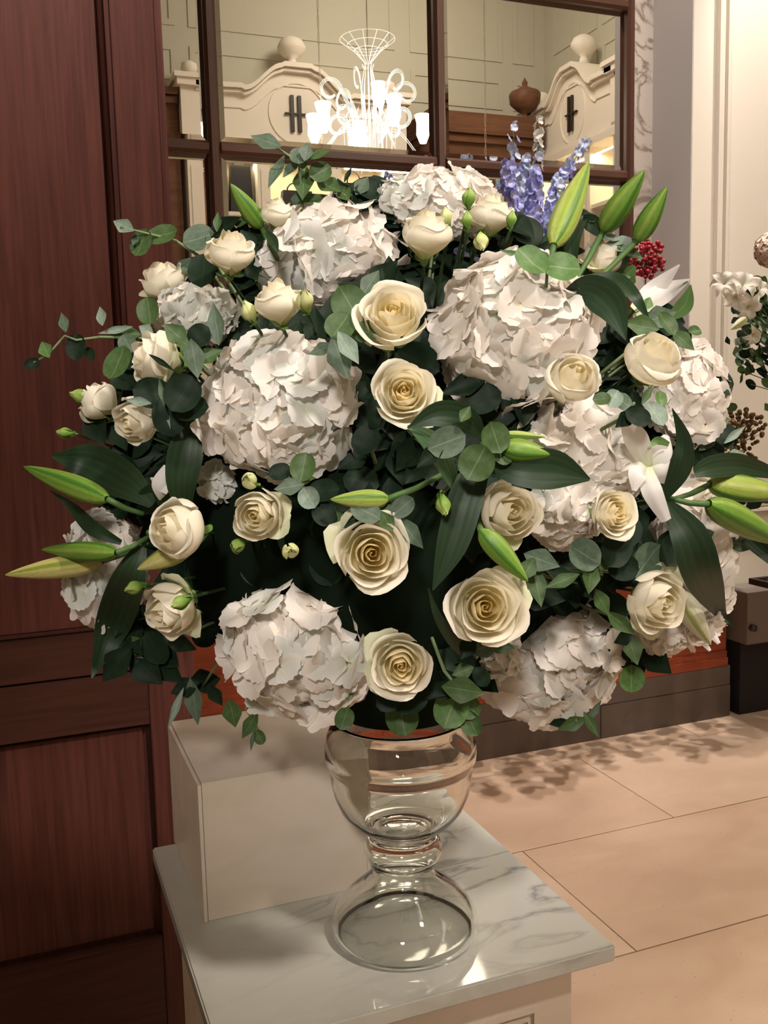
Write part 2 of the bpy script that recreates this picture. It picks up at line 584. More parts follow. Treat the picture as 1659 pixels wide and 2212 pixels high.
# walls
struct(MB().box(-1.6, 6.6, YM, YM + 0.15, 0, 6.7), 'wall_mirror_side', 'paint_cream')
struct(MB().box(-1.75, -1.6, -3.3, 3.95, 0, 6.7), 'wall_left', 'paint_hall')
struct(MB().box(-1.6, 6.6, -3.3, 3.95, 6.7, 6.8), 'ceiling', 'paint_white')
# projecting pier at the right of the mirror, painted, with a moulded field
pier = struct(MB().box(2.897, 6.6, 3.59, YM, 0, 6.7), 'wall_right_pier', 'paint_white')
MB().box(2.893, 2.8965, 3.592, YM - 0.002, 0.0, 6.69).build('pier_return', 'paint_grey', pier)
for (x0, x1, z0, z1) in ((3.02, 5.2, 0.95, 5.6),):
    for k, (o_, d_) in enumerate(((0.0, 0.028), (0.024, 0.016), (0.05, 0.024))):
        a0, a1, b0, b1 = x0 + o_, x1 - o_, z0 + o_, z1 - o_
        t = 0.014
        MB().box(a0, a0 + t, 3.59 - d_, 3.59, b0, b1).box(a1 - t, a1, 3.59 - d_, 3.59, b0, b1).box(a0 + t, a1 - t, 3.59 - d_, 3.59, b0, b0 + t).box(
            a0 + t, a1 - t, 3.59 - d_, 3.59, b1 - t, b1).build('moulding', 'paint_white', pier)
# marble surround of the mirror
ms = struct(MB().box(2.79, 2.895, YM - 0.03, YM - 0.001, 0.93, 4.2), 'trim_1', 'marble_wall')
struct(MB().box(0.0, 2.79, YM - 0.03, YM - 0.001, 3.312, 4.2), 'trim_2', 'marble_wall')

# dark wood panelling on the left
WY = 2.2
wp = struct(MB().box(-1.6, 0.345, WY + 0.03, WY + 0.06, 0, 6.6), 'wall_panelling', 'wood_red')
MB().box(0.345, 0.362, WY + 0.012, YM - 0.04, 0, 6.6).build('return_board', 'wood_red', wp)
MB().box(0.252, 0.344, WY, WY + 0.03, 0, 6.6).build('stile', 'wood_red', wp, bevel=0.002)
MB().box(-1.6, 0.221, WY + 0.004, WY + 0.03, 1.045, 6.6).build('upper_panel', 'wood_red', wp, bevel=0.002)
MB().box(-1.6, 0.2505, WY - 0.002, WY + 0.03, 0.934, 1.038).build('rail', 'wood_red_horizontal', wp, bevel=0.002)
MB().box(-1.6, 0.2505, WY, WY + 0.03, 0.80, 0.930).build('rail', 'wood_red_horizontal', wp, bevel=0.002)
MB().box(-1.6, 0.2505, WY, WY + 0.03, 0.0, 0.268).build('rail', 'wood_red_horizontal', wp, bevel=0.002)
MB().box(-1.6, 0.235, WY + 0.020, WY + 0.030, 0.285, 0.79).build('lower_panel', 'wood_red', wp, bevel=0.002)
MB().prism([(0.222, WY + 0.028), (0.226, WY + 0.002), (0.238, WY + 0.016), (0.250, WY + 0.002), (0.251, WY + 0.028)], 1.05, 6.6).data('x')
mb = MB()
mb.tube([(0.232, WY + 0.014, 1.045), (0.232, WY + 0.014, 6.6)], 0.0075, 8)
mb.build('bead', 'wood_red', wp, smooth=True)
MB().box(-1.6, 0.25, WY - 0.006, WY + 0.01, 0.268, 0.274).build('bead', 'wood_red_horizontal', wp, bevel=0.001)
MB().box(-1.6, 0.25, WY - 0.008, WY + 0.01, 1.0385, 1.0445).build('bead', 'wood_red_horizontal', wp, bevel=0.001)

# mirror with bevelled panes in a brown lattice
mr = thing('wall_mirror', 'large wall mirror of many panes in a brown lattice frame', 'mirror', (1.3, YM - 0.03, 0.95))
XS = [-0.16, 0.815, 1.795, 2.7655]
ZS = [1.03, 1.78, 2.531, 3.285]
ZS = [0.95] + ZS[1:]
random.seed(2)
for i in range(4):
    h = 0.0245 if i in (0, 1, 2) else 0.0215
    x0 = max(XS[i] - h, -0.16) if i else -0.18
    mb = MB()
    xa, xb = XS[i] - h, XS[i] + h
    mb.prism([(xa, YM - 0.012), (xa, YM - 0.036), (xa + 0.012, YM - 0.05), (xb - 0.012, YM - 0.05), (xb, YM - 0.036), (xb, YM - 0.012)], 0.93, 3.31)
    # prism runs along Y with (x, z): rotate it upright by swapping axes
    mb.v = [(a, c, b) for (a, b, c) in mb.v]
    mb.build('frame_stile', 'frame_brown', mr)
for j in range(4):
    h = 0.0245
    for i in range(3):
        mb = MB()
        za, zb = ZS[j] - h, ZS[j] + h
        mb.prism([(YM - 0.012, za), (YM - 0.036, za), (YM - 0.05, za + 0.012), (YM - 0.05, zb - 0.012), (YM - 0.036, zb), (YM - 0.012, zb)],
                 XS[i] + 0.0245, XS[i + 1] - 0.0245, 'X')
        mb.build('frame_rail', 'frame_brown', mr)
for i in range(3):
    for j in range(3):
        x0, x1, z0, z1 = XS[i] + 0.0245, XS[i + 1] - 0.022, ZS[j] + 0.0245, ZS[j + 1] - 0.0245
        b = 0.024
        yb, yf = YM - 0.012, YM - 0.0175
        V = [(x0, yb, z0), (x1, yb, z0), (x1, yb, z1), (x0, yb, z1), (x0 + b, yf, z0 + b), (x1 - b, yf, z0 + b), (x1 - b, yf, z1 - b), (x0 + b, yf, z1 - b)]
        F = [(4, 5, 6, 7), (0, 1, 5, 4), (1, 2, 6, 5), (2, 3, 7, 6), (3, 0, 4, 7), (0, 3, 2, 1)]
        me = mesh('pane', V, F, None, False)
        o = new('pane', me, mr, 'mirror_glass')
        o.matrix_basis = Matrix.Translation(-mr.location)

# console below the mirror: red wood cabinet on a stone plinth
cs = thing('console', 'reddish wooden console on a brown stone plinth under the mirror', 'console', (1.7, 3.68, 0))
for (x0, x1) in ((0.365, 1.19), (1.193, 2.345), (2.348, 3.065)):
    for (z0, z1) in ((0.0, 0.15), (0.152, 0.245)):
        MB().box(x0, x1, 3.47 + (0.004 if z0 else 0), 3.58, z0, z1).build('plinth_stone', 'stone_plinth', cs, bevel=0.002)
MB().box(0.365, 3.05, 3.49, 3.585, 0.246, 0.90).build('carcass', 'wood_console', cs)
MB().box(0.365, 3.05, 3.474, 3.49, 0.246, 0.285).box(0.365, 3.05, 3.482, 3.49, 0.285, 0.315).build('base_moulding', 'wood_console', cs)
for (x0, x1) in ((0.42, 1.24), (1.29, 2.14), (2.19, 2.99)):
    f = MB().box(x0, x1, 3.483, 3.49, 0.36, 0.86).build('door', 'wood_console', cs, bevel=0.003)
    MB().tube([((x0 + x1) / 2 - 0.05, 3.47, 0.62), ((x0 + x1) / 2 + 0.05, 3.47, 0.62)], 0.006).box((x0 + x1) / 2 - 0.05, (x0 + x1) / 2 - 0.042, 3.47, 3.484, 0.616, 0.624).box((x0 + x1) / 2 + 0.042, (x0 + x1) / 2 + 0.05, 3.47, 3.484, 0.616, 0.624).build('handle', 'dark_metal', f)
MB().box(0.365, 3.08, 3.42, 3.585, 0.90, 0.935).box(0.365, 2.89, 3.585, YM - 0.052, 0.90, 0.935).build('worktop', 'wood_console', cs)

# taupe drawer unit and dark table frame at the right
cb = thing('drawer_unit', 'taupe drawer unit beside the console, over a near-black block in place of the shaded void', 'cabinet', (3.6, 3.5, 0))
MB().box(3.09, 4.4, 3.40, 3.585, 0.355, 0.60).build('carcass', 'cabinet_taupe', cb, bevel=0.003)
MB().box(3.11, 4.4, 3.46, 3.585, 0.0, 0.354).build('base', 'dark_void', cb)  # near-black block in place of the shaded void below
k = MB().tube([(3.115, 3.398, 0.438), (3.115, 3.375, 0.438)], 0.016, 12)
k.build('knob', 'dark_metal', cb, smooth=True)
tb = thing('side_table', 'dark metal framed side table at the right end of the console', 'table', (3.5, 3.3, 0))
mb = MB().box(3.09, 4.2, 3.375, 3.395, 0.645, 0.672)
mb.build('frame_rail', 'dark_metal', tb)
MB().box(3.09, 3.11, 2.85, 3.374, 0.645, 0.672).build('frame_rail', 'dark_metal', tb)
MB().box(3.111, 4.2, 2.85, 2.87, 0.645, 0.672).build('frame_rail', 'dark_metal', tb)
for (x, y) in ((4.17, 2.87), (4.17, 3.36)):
    MB().box(x, x + 0.02, y, y + 0.02, 0, 0.644).build('leg', 'dark_metal', tb)
MB().box(3.6, 3.62, 2.88, 2.9, 0, 0.644).box(3.6, 3.62, 3.35, 3.37, 0, 0.644).build('leg', 'dark_metal', tb)
MB().box(3.112, 4.168, 2.872, 3.373, 0.655, 0.663).build('glass_top', 'glass', tb)

# pedestal with marble top
pd = thing('display_pedestal', 'cream panelled pedestal with a white veined marble top in front', 'pedestal', (0.43, 1.26, 0))
MB().box(0.166, 0.695, 0.992, 1.528, 0.797, 0.82).build('marble_top', 'marble_white', pd, bevel=0.0025, label='polished white marble slab with grey veins')
MB().box(0.20, 0.655, 1.035, 1.50, 0.0, 0.7965).build('body', 'stone_beige', pd, bevel=0.002)
for (a, t_) in ((0.055, 0.007), (0.068, 0.004)):
    x0, x1, z0, z1 = 0.20 + a, 0.655 - a, 0.08 + a, 0.79 - a
    MB().box(x0, x0 + t_, 1.029, 1.035, z0, z1).box(x1 - t_, x1, 1.029, 1.035, z0, z1).box(x0 + t_, x1 - t_, 1.029, 1.035, z0, z0 + t_).box(
        x0 + t_, x1 - t_, 1.029, 1.035, z1 - t_, z1).build('moulding', 'stone_beige', pd)
MB().box(0.19, 0.665, 1.025, 1.51, 0.0, 0.07).build('base', 'stone_beige', pd, bevel=0.003)

# stone block at the back of the pedestal
bk = thing('stone_block', 'cream stone block clad in thin panels standing on the marble top', 'block', (0.32, 1.4, 0.82))
MB().box(0.209, 0.448, 1.269, 1.274, 0.8205, 1.0225).build('front_panel', 'stone_beige', bk)
MB().box(0.212, 0.446, 1.2745, 1.536, 0.8205, 1.0175).build('core', 'stone_beige', bk)
MB().box(0.209, 0.448, 1.2745, 1.545, 1.018, 1.0225).build('top_panel', 'stone_beige', bk)
MB().box(0.203, 0.208, 1.267, 1.536, 0.8205, 1.021).build('side_panel', 'stone_beige', bk)
MB().box(0.4485, 0.4535, 1.269, 1.536, 0.8205, 1.0215).build('side_panel', 'stone_beige', bk)

# glass vase
VC = (0.453, 1.136)
outer = [(0.088, 0.8215), (0.097, 0.8235), (0.1005, 0.829), (0.1005, 0.838), (0.096, 0.851), (0.086, 0.866), (0.071, 0.880), (0.056, 0.893), (0.046, 0.904), (0.0415, 0.914),
         (0.043, 0.9215), (0.049, 0.9275), (0.053, 0.9365), (0.0532, 0.943), (0.050, 0.952), (0.0445, 0.9575), (0.0425, 0.962), (0.047, 0.967), (0.058, 0.974),
         (0.072, 0.986), (0.083, 1.001), (0.0905, 1.020), (0.0945, 1.040), (0.0965, 1.056), (0.0975, 1.064), (0.1010, 1.068), (0.1015, 1.076), (0.1012, 1.090), (0.0985, 1.102),
         (0.0925, 1.113), (0.0865, 1.119), (0.0855, 1.123)]
inner = [(0.0835, 1.1235), (0.083, 1.119), (0.089, 1.110), (0.0948, 1.100), (0.0975, 1.089), (0.0978, 1.076), (0.0945, 1.066), (0.0925, 1.056), (0.0905, 1.040), (0.0865, 1.022),
         (0.079, 1.004), (0.068, 0.990), (0.054, 0.979), (0.038, 0.973), (0.02, 0.9715), (0.0, 0.971)]
under = [(0.0, 0.958), (0.02, 0.957), (0.036, 0.952), (0.0455, 0.947), (0.0485, 0.940), (0.0480, 0.933), (0.043, 0.927), (0.038, 0.921), (0.0372, 0.912), (0.042, 0.901),
         (0.053, 0.888), (0.067, 0.876), (0.081, 0.862), (0.0905, 0.849), (0.0945, 0.838), (0.0945, 0.829), (0.089, 0.8235)]
mb = MB().lathe(under + outer + inner, (VC[0], VC[1], 0), 96)
vs = mb.build('glass_vase', 'glass', smooth=True)
tag(vs, 'clear footed glass vase holding the bouquet on the marble top', 'vase')

# added dark core that blocks light inside the bouquet and takes the stems
mb = MB().lathe([(0, -0.235), (0.05, -0.232), (0.079, -0.222), (0.105, -0.19), (0.16, -0.13), (0.20, -0.06), (0.215, 0.02), (0.205, 0.11), (0.165, 0.19), (0.10, 0.24), (0, 0.26)], (BC.x, BC.y, 1.355), 32)
mb.v = [(BC.x + (x - BC.x) * (1 + 0.28 * min(1, max(0, (z - 1.15) / 0.12))), BC.y + (y - BC.y) * (1 + 0.06 * min(1, max(0, (z - 1.15) / 0.12))), z) for (x, y, z) in mb.v]
fm = mb.build('dark_core', 'core_shade', smooth=True)
tag(fm, 'unseen dark core added inside the large bouquet on the glass vase to block light', 'bouquet core')
CORE_PT = Vector((BC.x, BC.y, 1.36))


def core_point(p):
    q = CORE_PT + (p - CORE_PT).normalized() * 0.16
    return q


# ================================================================== FLOWER KITS
def petal_fn(theta, ha, rb, rm, rr, zb, zt, curl, seed, point=0.12, ruff=0.02):
    rnd = random.Random(seed)
    ph = rnd.uniform(0, 6.28)

    def fn(u, v):
        s = (u - 0.5) * 2
        w_ = math.sin(min(1, v * 1.25 + 0.12) * PI / 2) ** 0.8          # narrow foot
        top = 1 - 0.30 * abs(s) ** 2.6 + point * max(0, 1 - abs(s) * 2.6)
        vv = v * top
        a = theta + s * ha * w_
        r = rb + (rm - rb) * math.sin(min(vv / 0.55, 1) * PI / 2)
        e = max(0, (vv - 0.55) / 0.45)
        r += (rr - rm) * e * e * (3 - 2 * min(e, 1))
        r += 0.025 * s + ruff * math.sin(3.1 * s * 2 + ph) * v * v
        z = zb + (zt - zb) * vv ** 0.85
        if curl:
            c = max(0, (vv - 0.8) / 0.2)
            z -= curl * c * c
            r += curl * 0.9 * c
        z += ruff * 1.3 * math.sin(4 * s + ph * 2) * v * v
        return (r * math.cos(a), r * math.sin(a), z)
    return fn


def rose_kit(kind, seed):
    """list of (mesh, material) in local space, unit radius, axis +Z"""
    rnd = random.Random(seed)
    P = []
    if kind == 'open':
        n, h0 = 19, 0
    elif kind == 'half':
        n, h0 = 15, 0
    elif kind == 'closed':
        n, h0 = 10, 0
    else:
        n, h0 = 6, 0
    th = rnd.uniform(0, 6.28)
    for i in range(n):
        k = i / (n - 1)
        th += math.radians(137.5) + rnd.uniform(-0.2, 0.2)
        if kind == 'open':
            ha = 1.9 - 0.80 * k ** 0.6
            rm = 0.05 + 0.78 * k ** 1.1
            rr = 0.04 + 0.86 * k ** 1.25
            zt = 0.42 + 0.20 * math.sin(min(1, k / 0.45) * PI / 2) - 0.50 * max(0, k - 0.45) ** 1.2
            curl = 0.0 if k < 0.45 else 0.16 * (k - 0.3)
            zb = -0.62
        elif kind == 'half':
            ha = 1.8 - 0.85 * k ** 0.7
            rm = 0.06 + 0.80 * k ** 0.9
            rr = 0.05 + 0.76 * k ** 1.2
            zt = 0.54 + 0.16 * math.sin(min(1, k / 0.5) * PI / 2) - 0.45 * max(0, k - 0.5)
            curl = 0 if k < 0.6 else 0.22 * (k - 0.5)
            zb = -0.78
        elif kind == 'closed':
            ha = 1.8 - 0.65 * k
            rm = 0.12 + 0.76 * k ** 0.8
            rr = 0.06 + 0.62 * k ** 1.1
            zt = 0.70 + 0.05 * math.sin(k * 3) - 0.30 * k * k
            curl = 0 if k < 0.5 else 0.42 * (k - 0.4)
            zb = -0.80
        else:
            ha = 1.5 - 0.5 * k
            rm = 0.25 + 0.42 * k
            rr = 0.05 + 0.18 * k
            zt = 0.95 - 0.16 * k
            curl = 0
            zb = -0.85
        fn = petal_fn(th, ha, 0.06 + 0.08 * k, rm, rr, zb, zt, curl, rnd.random(), 0.05 * (k > 0.4), 0.012 + 0.022 * k)
        me = grid('petal', fn, 12, 10)
        if kind == 'bud':
            mt = 'bud_petal'
        elif kind == 'open':
            mt = 'rose_inner' if k < 0.32 else ('rose_mid' if k < 0.66 else 'rose_outer')
        else:
            mt = 'rose_mid' if k < 0.5 else 'rose_outer'
        me.materials.append(MATS[mt])
        P.append(me)
    # two guard petals greener, thrown outward
    if kind in ('open', 'half'):
        for q in range(2):
            a = rnd.uniform(0, 6.28)
            me = grid('petal', petal_fn(a, 0.80, 0.1, 0.80, 1.0, -0.62, -0.05, 0.1, rnd.random(), 0.08, 0.04), 9, 7)
            me.materials.append(MATS['rose_green'])
            P.append(me)
    return P


def sepal_mesh(seed, L_=0.75):
    rnd = random.Random(seed)
    V, UV, F = [], [], []
    for q in range(5):
        a0 = q * 2 * PI / 5 + rnd.uniform(-0.2, 0.2)
        up = rnd.uniform(-0.1, 0.9)
        b = len(V)
        for j in range(6):
            t = j / 5
            wd = 0.17 * (1 - t) ** 0.7 * (0.6 + 0.8 * t)
            r = 0.10 + (0.55 - 0.1 * up) * math.sin(t * PI / 2) * L_
            z = -0.86 + (0.05 + up * 0.75) * t ** 1.4
            for s in (-1, 1):
                V.append((r * math.cos(a0) - s * wd * math.sin(a0), r * math.sin(a0) + s * wd * math.cos(a0), z))
                UV.append(((s + 1) / 2, t))
        for j in range(5):
            F.append((b + 2 * j, b + 2 * j + 1, b + 2 * j + 3, b + 2 * j + 2))
    b = len(V)
    for k in range(8):
        for (r, z) in ((0.03, -1.02), (0.12, -0.93), (0.10, -0.80)):
            V.append((r * math.cos(k * PI / 4), r * math.sin(k * PI / 4), z))
            UV.append((0.3, 0.3))
    for k in range(8):
        k2 = (k + 1) % 8
        for j in range(2):
            F.append((b + 3 * k + j, b + 3 * k2 + j, b + 3 * k2 + j + 1, b + 3 * k + j + 1))
    me = mesh('sepals', V, F, UV)
    me.materials.append(MATS['sepal_green'])
    return me


KITS = {k: [rose_kit(k, 10 * i + 3) for i in range(3)] for k in ('open', 'half', 'closed', 'bud')}
KITS['green_bud'] = []
for kit in KITS['bud']:
    cp = [me.copy() for me in kit]
    for me in cp:
        me.materials.clear()
        me.materials.append(MATS['bud_petal_green'])
    KITS['green_bud'].append(cp)
SEP = [sepal_mesh(i) for i in range(3)]


def stem_part(root, a, b, r0, r1, m='stem_green', sag=0.0, name='stem'):
    mid = (a + b) / 2 + Vector((0, 0, -sag))
    if name == 'stem' and (b - CORE_PT).length < 0.2 and (a - CORE_PT).length > 0.2:
        back = a + (a - EYE).normalized() * 0.09 + (b - a) * 0.12
        MBx = MB().tube([a, a.lerp(back, 0.5), back, back.lerp(b, 0.5), b], [r0, r0, (r0 + r1) / 2, r1, r1], 6)
    else:
        MBx = MB().tube([a, a.lerp(mid, 0.55), mid, mid.lerp(b, 0.5), b], [r0, r0, (r0 + r1) / 2, r1, r1], 6)
    return MBx.build(name, m, root, smooth=True)


def rose(x, y, rpx, kind, face, label, s=1.1, spin=0.0, var=0, name='rose', cat='rose', group=None, flat=1.0, mats=None):
    p, n = surf(x, y, s)
    R = rpx * pxm(p) * (1.10 if 'bud' not in kind else 1.0)
    ax = screen(*face)
    M = Matrix.Translation(p) @ basis(ax, RT) @ Matrix.Rotation(spin, 4, 'Z') @ Matrix.Diagonal((R, R, R * flat, 1))
    root = thing(name, label, cat, p, group)
    for me in KITS[kind][var % 3]:
        put('petal', me, root, M)
    put('sepals', SEP[var % 3], root, M)
    base = M @ Vector((0, 0, -0.95))
    stem_part(root, base, core_point(p), 0.0018, 0.0022, 'stem_dark', sag=0.0)
    return root


def floret_mesh(seed, npet=4, cup=0.40, wide=1.0, serr=0.035):
    rnd = random.Random(seed)
    V, UV, F = [], [], []
    nu, nv = 8, 6
    for q in range(npet):
        a0 = q * 2 * PI / npet + rnd.uniform(-0.15, 0.15)
        tilt = cup * rnd.uniform(0.3, 1.4)
        tw = rnd.uniform(-0.2, 0.2)
        b = len(V)
        L_ = rnd.uniform(0.9, 1.1)
        ph = rnd.uniform(0, 6)
        for j in range(nv + 1):
            v = j / nv
            for i in range(nu + 1):
                s = (i / nu - 0.5) * 2
                w_ = wide * 0.66 * math.sin(PI * min(1, 0.06 + v * 0.62)) ** 0.75
                r = L_ * (0.05 + 0.95 * v * (1 - 0.22 * s * s * v))
                if j == nv:
                    r += serr * math.sin(i * PI) + serr * ((i % 2) - 0.5) * 2
                x = r
                yy = s * w_
                z = tilt * (v ** 1.3) * 0.8 - 0.22 * v ** 3 + 0.12 * (s * s) * v + tw * s * v * 0.45 + 0.045 * math.sin(3 * s + ph + 2 * v) * v
                V.append((x * math.cos(a0) - yy * math.sin(a0), x * math.sin(a0) + yy * math.cos(a0), z + 0.02 * q))
                UV.append((i / nu, v))
        for j in range(nv):
            for i in range(nu):
                a = b + j * (nu + 1) + i
                F.append((a, a + 1, a + nu + 2, a + nu + 1))
    return mesh('floret', V, F, UV)


FLO_W = [floret_mesh(i) for i in range(8)]
FLO_P = [floret_mesh(i + 30) for i in range(6)]
for q in FLO_W:
    q.materials.append(MATS['hydrangea_white'])
for q in FLO_P:
    q.materials.append(MATS['hydrangea_pale'])


def hydrangea(x, y, rx, ry, label, s=0.86, rot=0.0, seed=1, n=92, pale=0.15, fs=0.33, deep=0.85, clip=None, lump=0.12):
    rnd = random.Random(seed)
    p, nn = surf(x, y, s)
    k = pxm(p)
    rx, ry = rx * 0.98, ry * 0.98
    RX, RY, RZ = rx * k, ry * k, min(rx, ry) * k * deep
    view = (EYE - p).normalized()
    ax = RT * math.cos(rot) + UP * math.sin(rot)
    ay = -RT * math.sin(rot) + UP * math.cos(rot)
    az = ax.cross(ay)
    fr = 1.14 * fs * (RX + RY) / 2
    root = thing('hydrangea', label, 'hydrangea', p, 'white hydrangea heads in the large bouquet')
    Mc = Matrix.Translation(p) @ Matrix((ax, ay, az)).transposed().to_4x4() @ Matrix.Diagonal((RX * 0.62, RY * 0.62, RZ * 0.62, 1))
    put('core', CORE, root, Mc, 'hydrangea_core')
    for i in range(n):
        zz = 1 - 2 * (i + 0.5) / n
        ph = i * 2.39996 + seed
        q = Vector((math.sqrt(1 - zz * zz) * math.cos(ph), math.sqrt(1 - zz * zz) * math.sin(ph), zz))
        if q.z < -0.45:
            continue
        lum = 1 + lump * pnoise(q * 2.2 + Vector((seed * 7.3, 0, 0))) * 2
        m_ = 0.83 * lum + rnd.uniform(-0.08, 0.06)
        w_ = ax * (q.x * (RX - fr * 0.35) * m_ / 0.86) + ay * (q.y * (RY - fr * 0.35) * m_ / 0.86) + az * (q.z * RZ * m_)
        nrm = (ax * q.x / RX + ay * q.y / RY + az * q.z / RZ).normalized()
        nrm = (nrm + Vector((rnd.gauss(0, 0.27), rnd.gauss(0, 0.27), rnd.gauss(0, 0.27)))).normalized()
        sc = fr * rnd.uniform(0.82, 1.15)
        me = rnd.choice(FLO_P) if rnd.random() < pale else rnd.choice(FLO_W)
        put('floret', me, root, Matrix.Translation(p + w_) @ basis(nrm, RT) @ Matrix.Rotation(rnd.uniform(0, 6.28), 4, 'Z') @ Matrix.Scale(sc, 4))
    stem_part(root, p, core_point(p), 0.004, 0.004)
    return root


CORE = MB().ball((0, 0, 0), 1.0, 16, 10).data('core', True)


def euc_leaf_mesh(seed, pointy=0.0):
    rnd = random.Random(seed)
    cup, bend = rnd.uniform(0.05, 0.3), rnd.uniform(-0.3, 0.3)

    def fn(u, v):
        s = (u - 0.5) * 2
        y = -1 + 2 * v
        e = max(0, 1 - abs(y) ** (2.2 - 0.7 * pointy)) ** (0.55 + 0.35 * pointy)
        if pointy and y > 0:
            e *= (1 - 0.35 * pointy * y)
        x = s * e
        z = cup * s * s * e + bend * y * y * 0.5 + 0.03 * math.sin(5 * y + seed)
        return (x, y, z)
    return grid('leaf', fn, 8, 10)


EUC = {}
for tone in ('leaf_green', 'leaf_dark', 'leaf_blue', 'leaf_pale', 'leaf_bright'):
    for pt in (0, 1):
        for q in range(2):
            me = euc_leaf_mesh(q * 7 + pt * 3 + len(EUC), pt)
            me.materials.append(MATS[tone])
            EUC[(tone, pt, q)] = me
TONE = {'g': 'leaf_green', 'd': 'leaf_dark', 'b': 'leaf_blue', 'l': 'leaf_pale', 'r': 'leaf_bright'}


def sprig(label, stem, leaves, s=1.06, seed=0, group='eucalyptus sprigs in the large bouquet'):
    """stem: list of pixel points, inside to tip; leaves: (x, y, half_length, half_width, angle_deg, tone[, depth])"""
    rnd = random.Random(seed * 13 + 5)
    pts = [surf(x, y, s * (0.93 + 0.05 * k / max(1, len(stem) - 1)))[0] for k, (x, y) in enumerate(stem)]
    root = thing('eucalyptus_sprig', label, 'eucalyptus', pts[0], group)
    path = [core_point(pts[0])] + pts
    MB().tube(path, [0.0024] + [0.0020 - 0.0010 * k / len(pts) for k in range(len(pts))], 6).build('stem', 'stem_pale', root, smooth=True)
    for lf in leaves:
        x, y, hl, hw, ang, tone = lf[:6]
        ds = lf[6] if len(lf) > 6 else rnd.uniform(-0.03, 0.04)
        p, n = surf(x, y, s + ds)
        k = pxm(p)
        nrm = (screen(0, 0, 1) * 1.0 + n * 0.25 + Vector((rnd.uniform(-0.3, 0.3), rnd.uniform(-0.3, 0.3), rnd.uniform(-0.1, 0.5)))).normalized()
        a = math.radians(ang)
        yv = RT * math.cos(a) + UP * math.sin(a)
        yv = (yv - nrm * yv.dot(nrm)).normalized()
        xv = yv.cross(nrm)
        pt = 1 if hw < hl * 0.72 else 0
        M = Matrix.Translation(p) @ Matrix((xv, yv, nrm)).transposed().to_4x4() @ Matrix.Diagonal((hw * k, hl * k, (hw + hl) * 0.5 * k, 1))
        put('leaf', EUC[(TONE[tone], pt, rnd.randrange(2))], root, M)
    return root


def strap(pts, widths, s_list, root, matname='lily_leaf', fold=0.25, name='leaf', twist=0.0, tw_list=None):
    """long lily leaf along pixel points; widths in pixels (full), s_list = depth scale per point"""
    P = [surf(x, y, s)[0] for (x, y), s in zip(pts, s_list)]
    n = len(P)

    def cr(A, t):
        f = t * (n - 1)
        i = min(int(f), n - 2)
        u = f - i
        p0, p1, p2, p3 = A[max(i - 1, 0)], A[i], A[i + 1], A[min(i + 2, n - 1)]
        return 0.5 * ((2 * p1) + (p2 - p0) * u + (2 * p0 - 5 * p1 + 4 * p2 - p3) * u * u + (3 * p1 - p0 - 3 * p2 + p3) * u ** 3)

    V, UV, F = [], [], []
    nv, nu = 18, 6
    for j in range(nv + 1):
        t = j / nv
        c = cr(P, t)
        d = cr(P, min(1, t + 0.02)) - cr(P, max(0, t - 0.02))
        d.normalize()
        view = (EYE - c).normalized()
        side = d.cross(view).normalized()
        nrm = side.cross(d).normalized()
        if twist or tw_list:
            a = twist if not tw_list else cr(tw_list, t)
            side, nrm = side * math.cos(a) + nrm * math.sin(a), nrm * math.cos(a) - side * math.sin(a)
        wd = max(0.3, cr(widths, t)) * pxm(c) / 2
        for i in range(nu + 1):
            s = (i / nu - 0.5) * 2
            V.append(tuple(c + side * (s * wd) + nrm * (wd * fold * (abs(s) - 0.5) + 0.02 * wd * math.sin(7 * t + 3 * s))))
            UV.append((i / nu, t))
    for j in range(nv):
        for i in range(nu):
            a = j * (nu + 1) + i
            F.append((a, a + 1, a + nu + 2, a + nu + 1))
    me = mesh(name, V, F, UV)
    me.materials.append(MATS[matname])
    o = new(name, me, root)
    o.matrix_basis = Matrix.Translation(-root.location)
    return o


def bud_mesh(seed, blunt=0.0):
    def fn(u, v):
        a = u * 2 * PI
        prof = (math.sin(PI * min(1, v ** 0.8 * 0.97 + 0.03)) ** (0.62 - 0.1 * blunt)) * (1 - 0.38 * v) + 0.02
        if v > 0.999:
            prof = 0.05 + blunt * 0.1
        g_ = 1 + 0.09 * abs(math.cos(1.5 * a)) - 0.05 * (abs(math.sin(1.5 * a)) < 0.2) + 0.035 * math.cos(6 * a)
        return (prof * g_ * math.cos(a), prof * g_ * math.sin(a), v)
    return grid('bud', fn, 24, 14)


BUDM = {}
for mt in ('lily_bud_green', 'lily_bud_lime', 'lily_bud_yellow', 'lily_bud_white'):
    me = bud_mesh(1)
    me.materials.append(MATS[mt])
    BUDM[mt] = me


def lily_bud(root, a, b, wpx, mt, s=1.05, s2=None, spin=0.3, stem_to=None, label=None):
    p0 = surf(*a, s)[0]
    p1 = surf(*b, s2 or s)[0]
    d = p1 - p0
    r = wpx * pxm((p0 + p1) / 2) / 2
    M = Matrix.Translation(p0) @ basis(d, screen(0, 0, 1)) @ Matrix.Rotation(spin, 4, 'Z') @ Matrix.Diagonal((r * 1.02, r * 1.02, d.length, 1))
    put('bud', BUDM[mt], root, M, label=label)
    if stem_to:
        q = surf(stem_to[0], stem_to[1], stem_to[2])[0]
        stem_part(root, p0 + d * 0.01, q, 0.0035, 0.003, sag=0.002)
    return p0


def lily_petal(root, pts, widths, ss, name='petal', fold=-0.3, tw=0.0):
    return strap(pts, widths, ss, root, 'lily_petal', fold, name, tw)


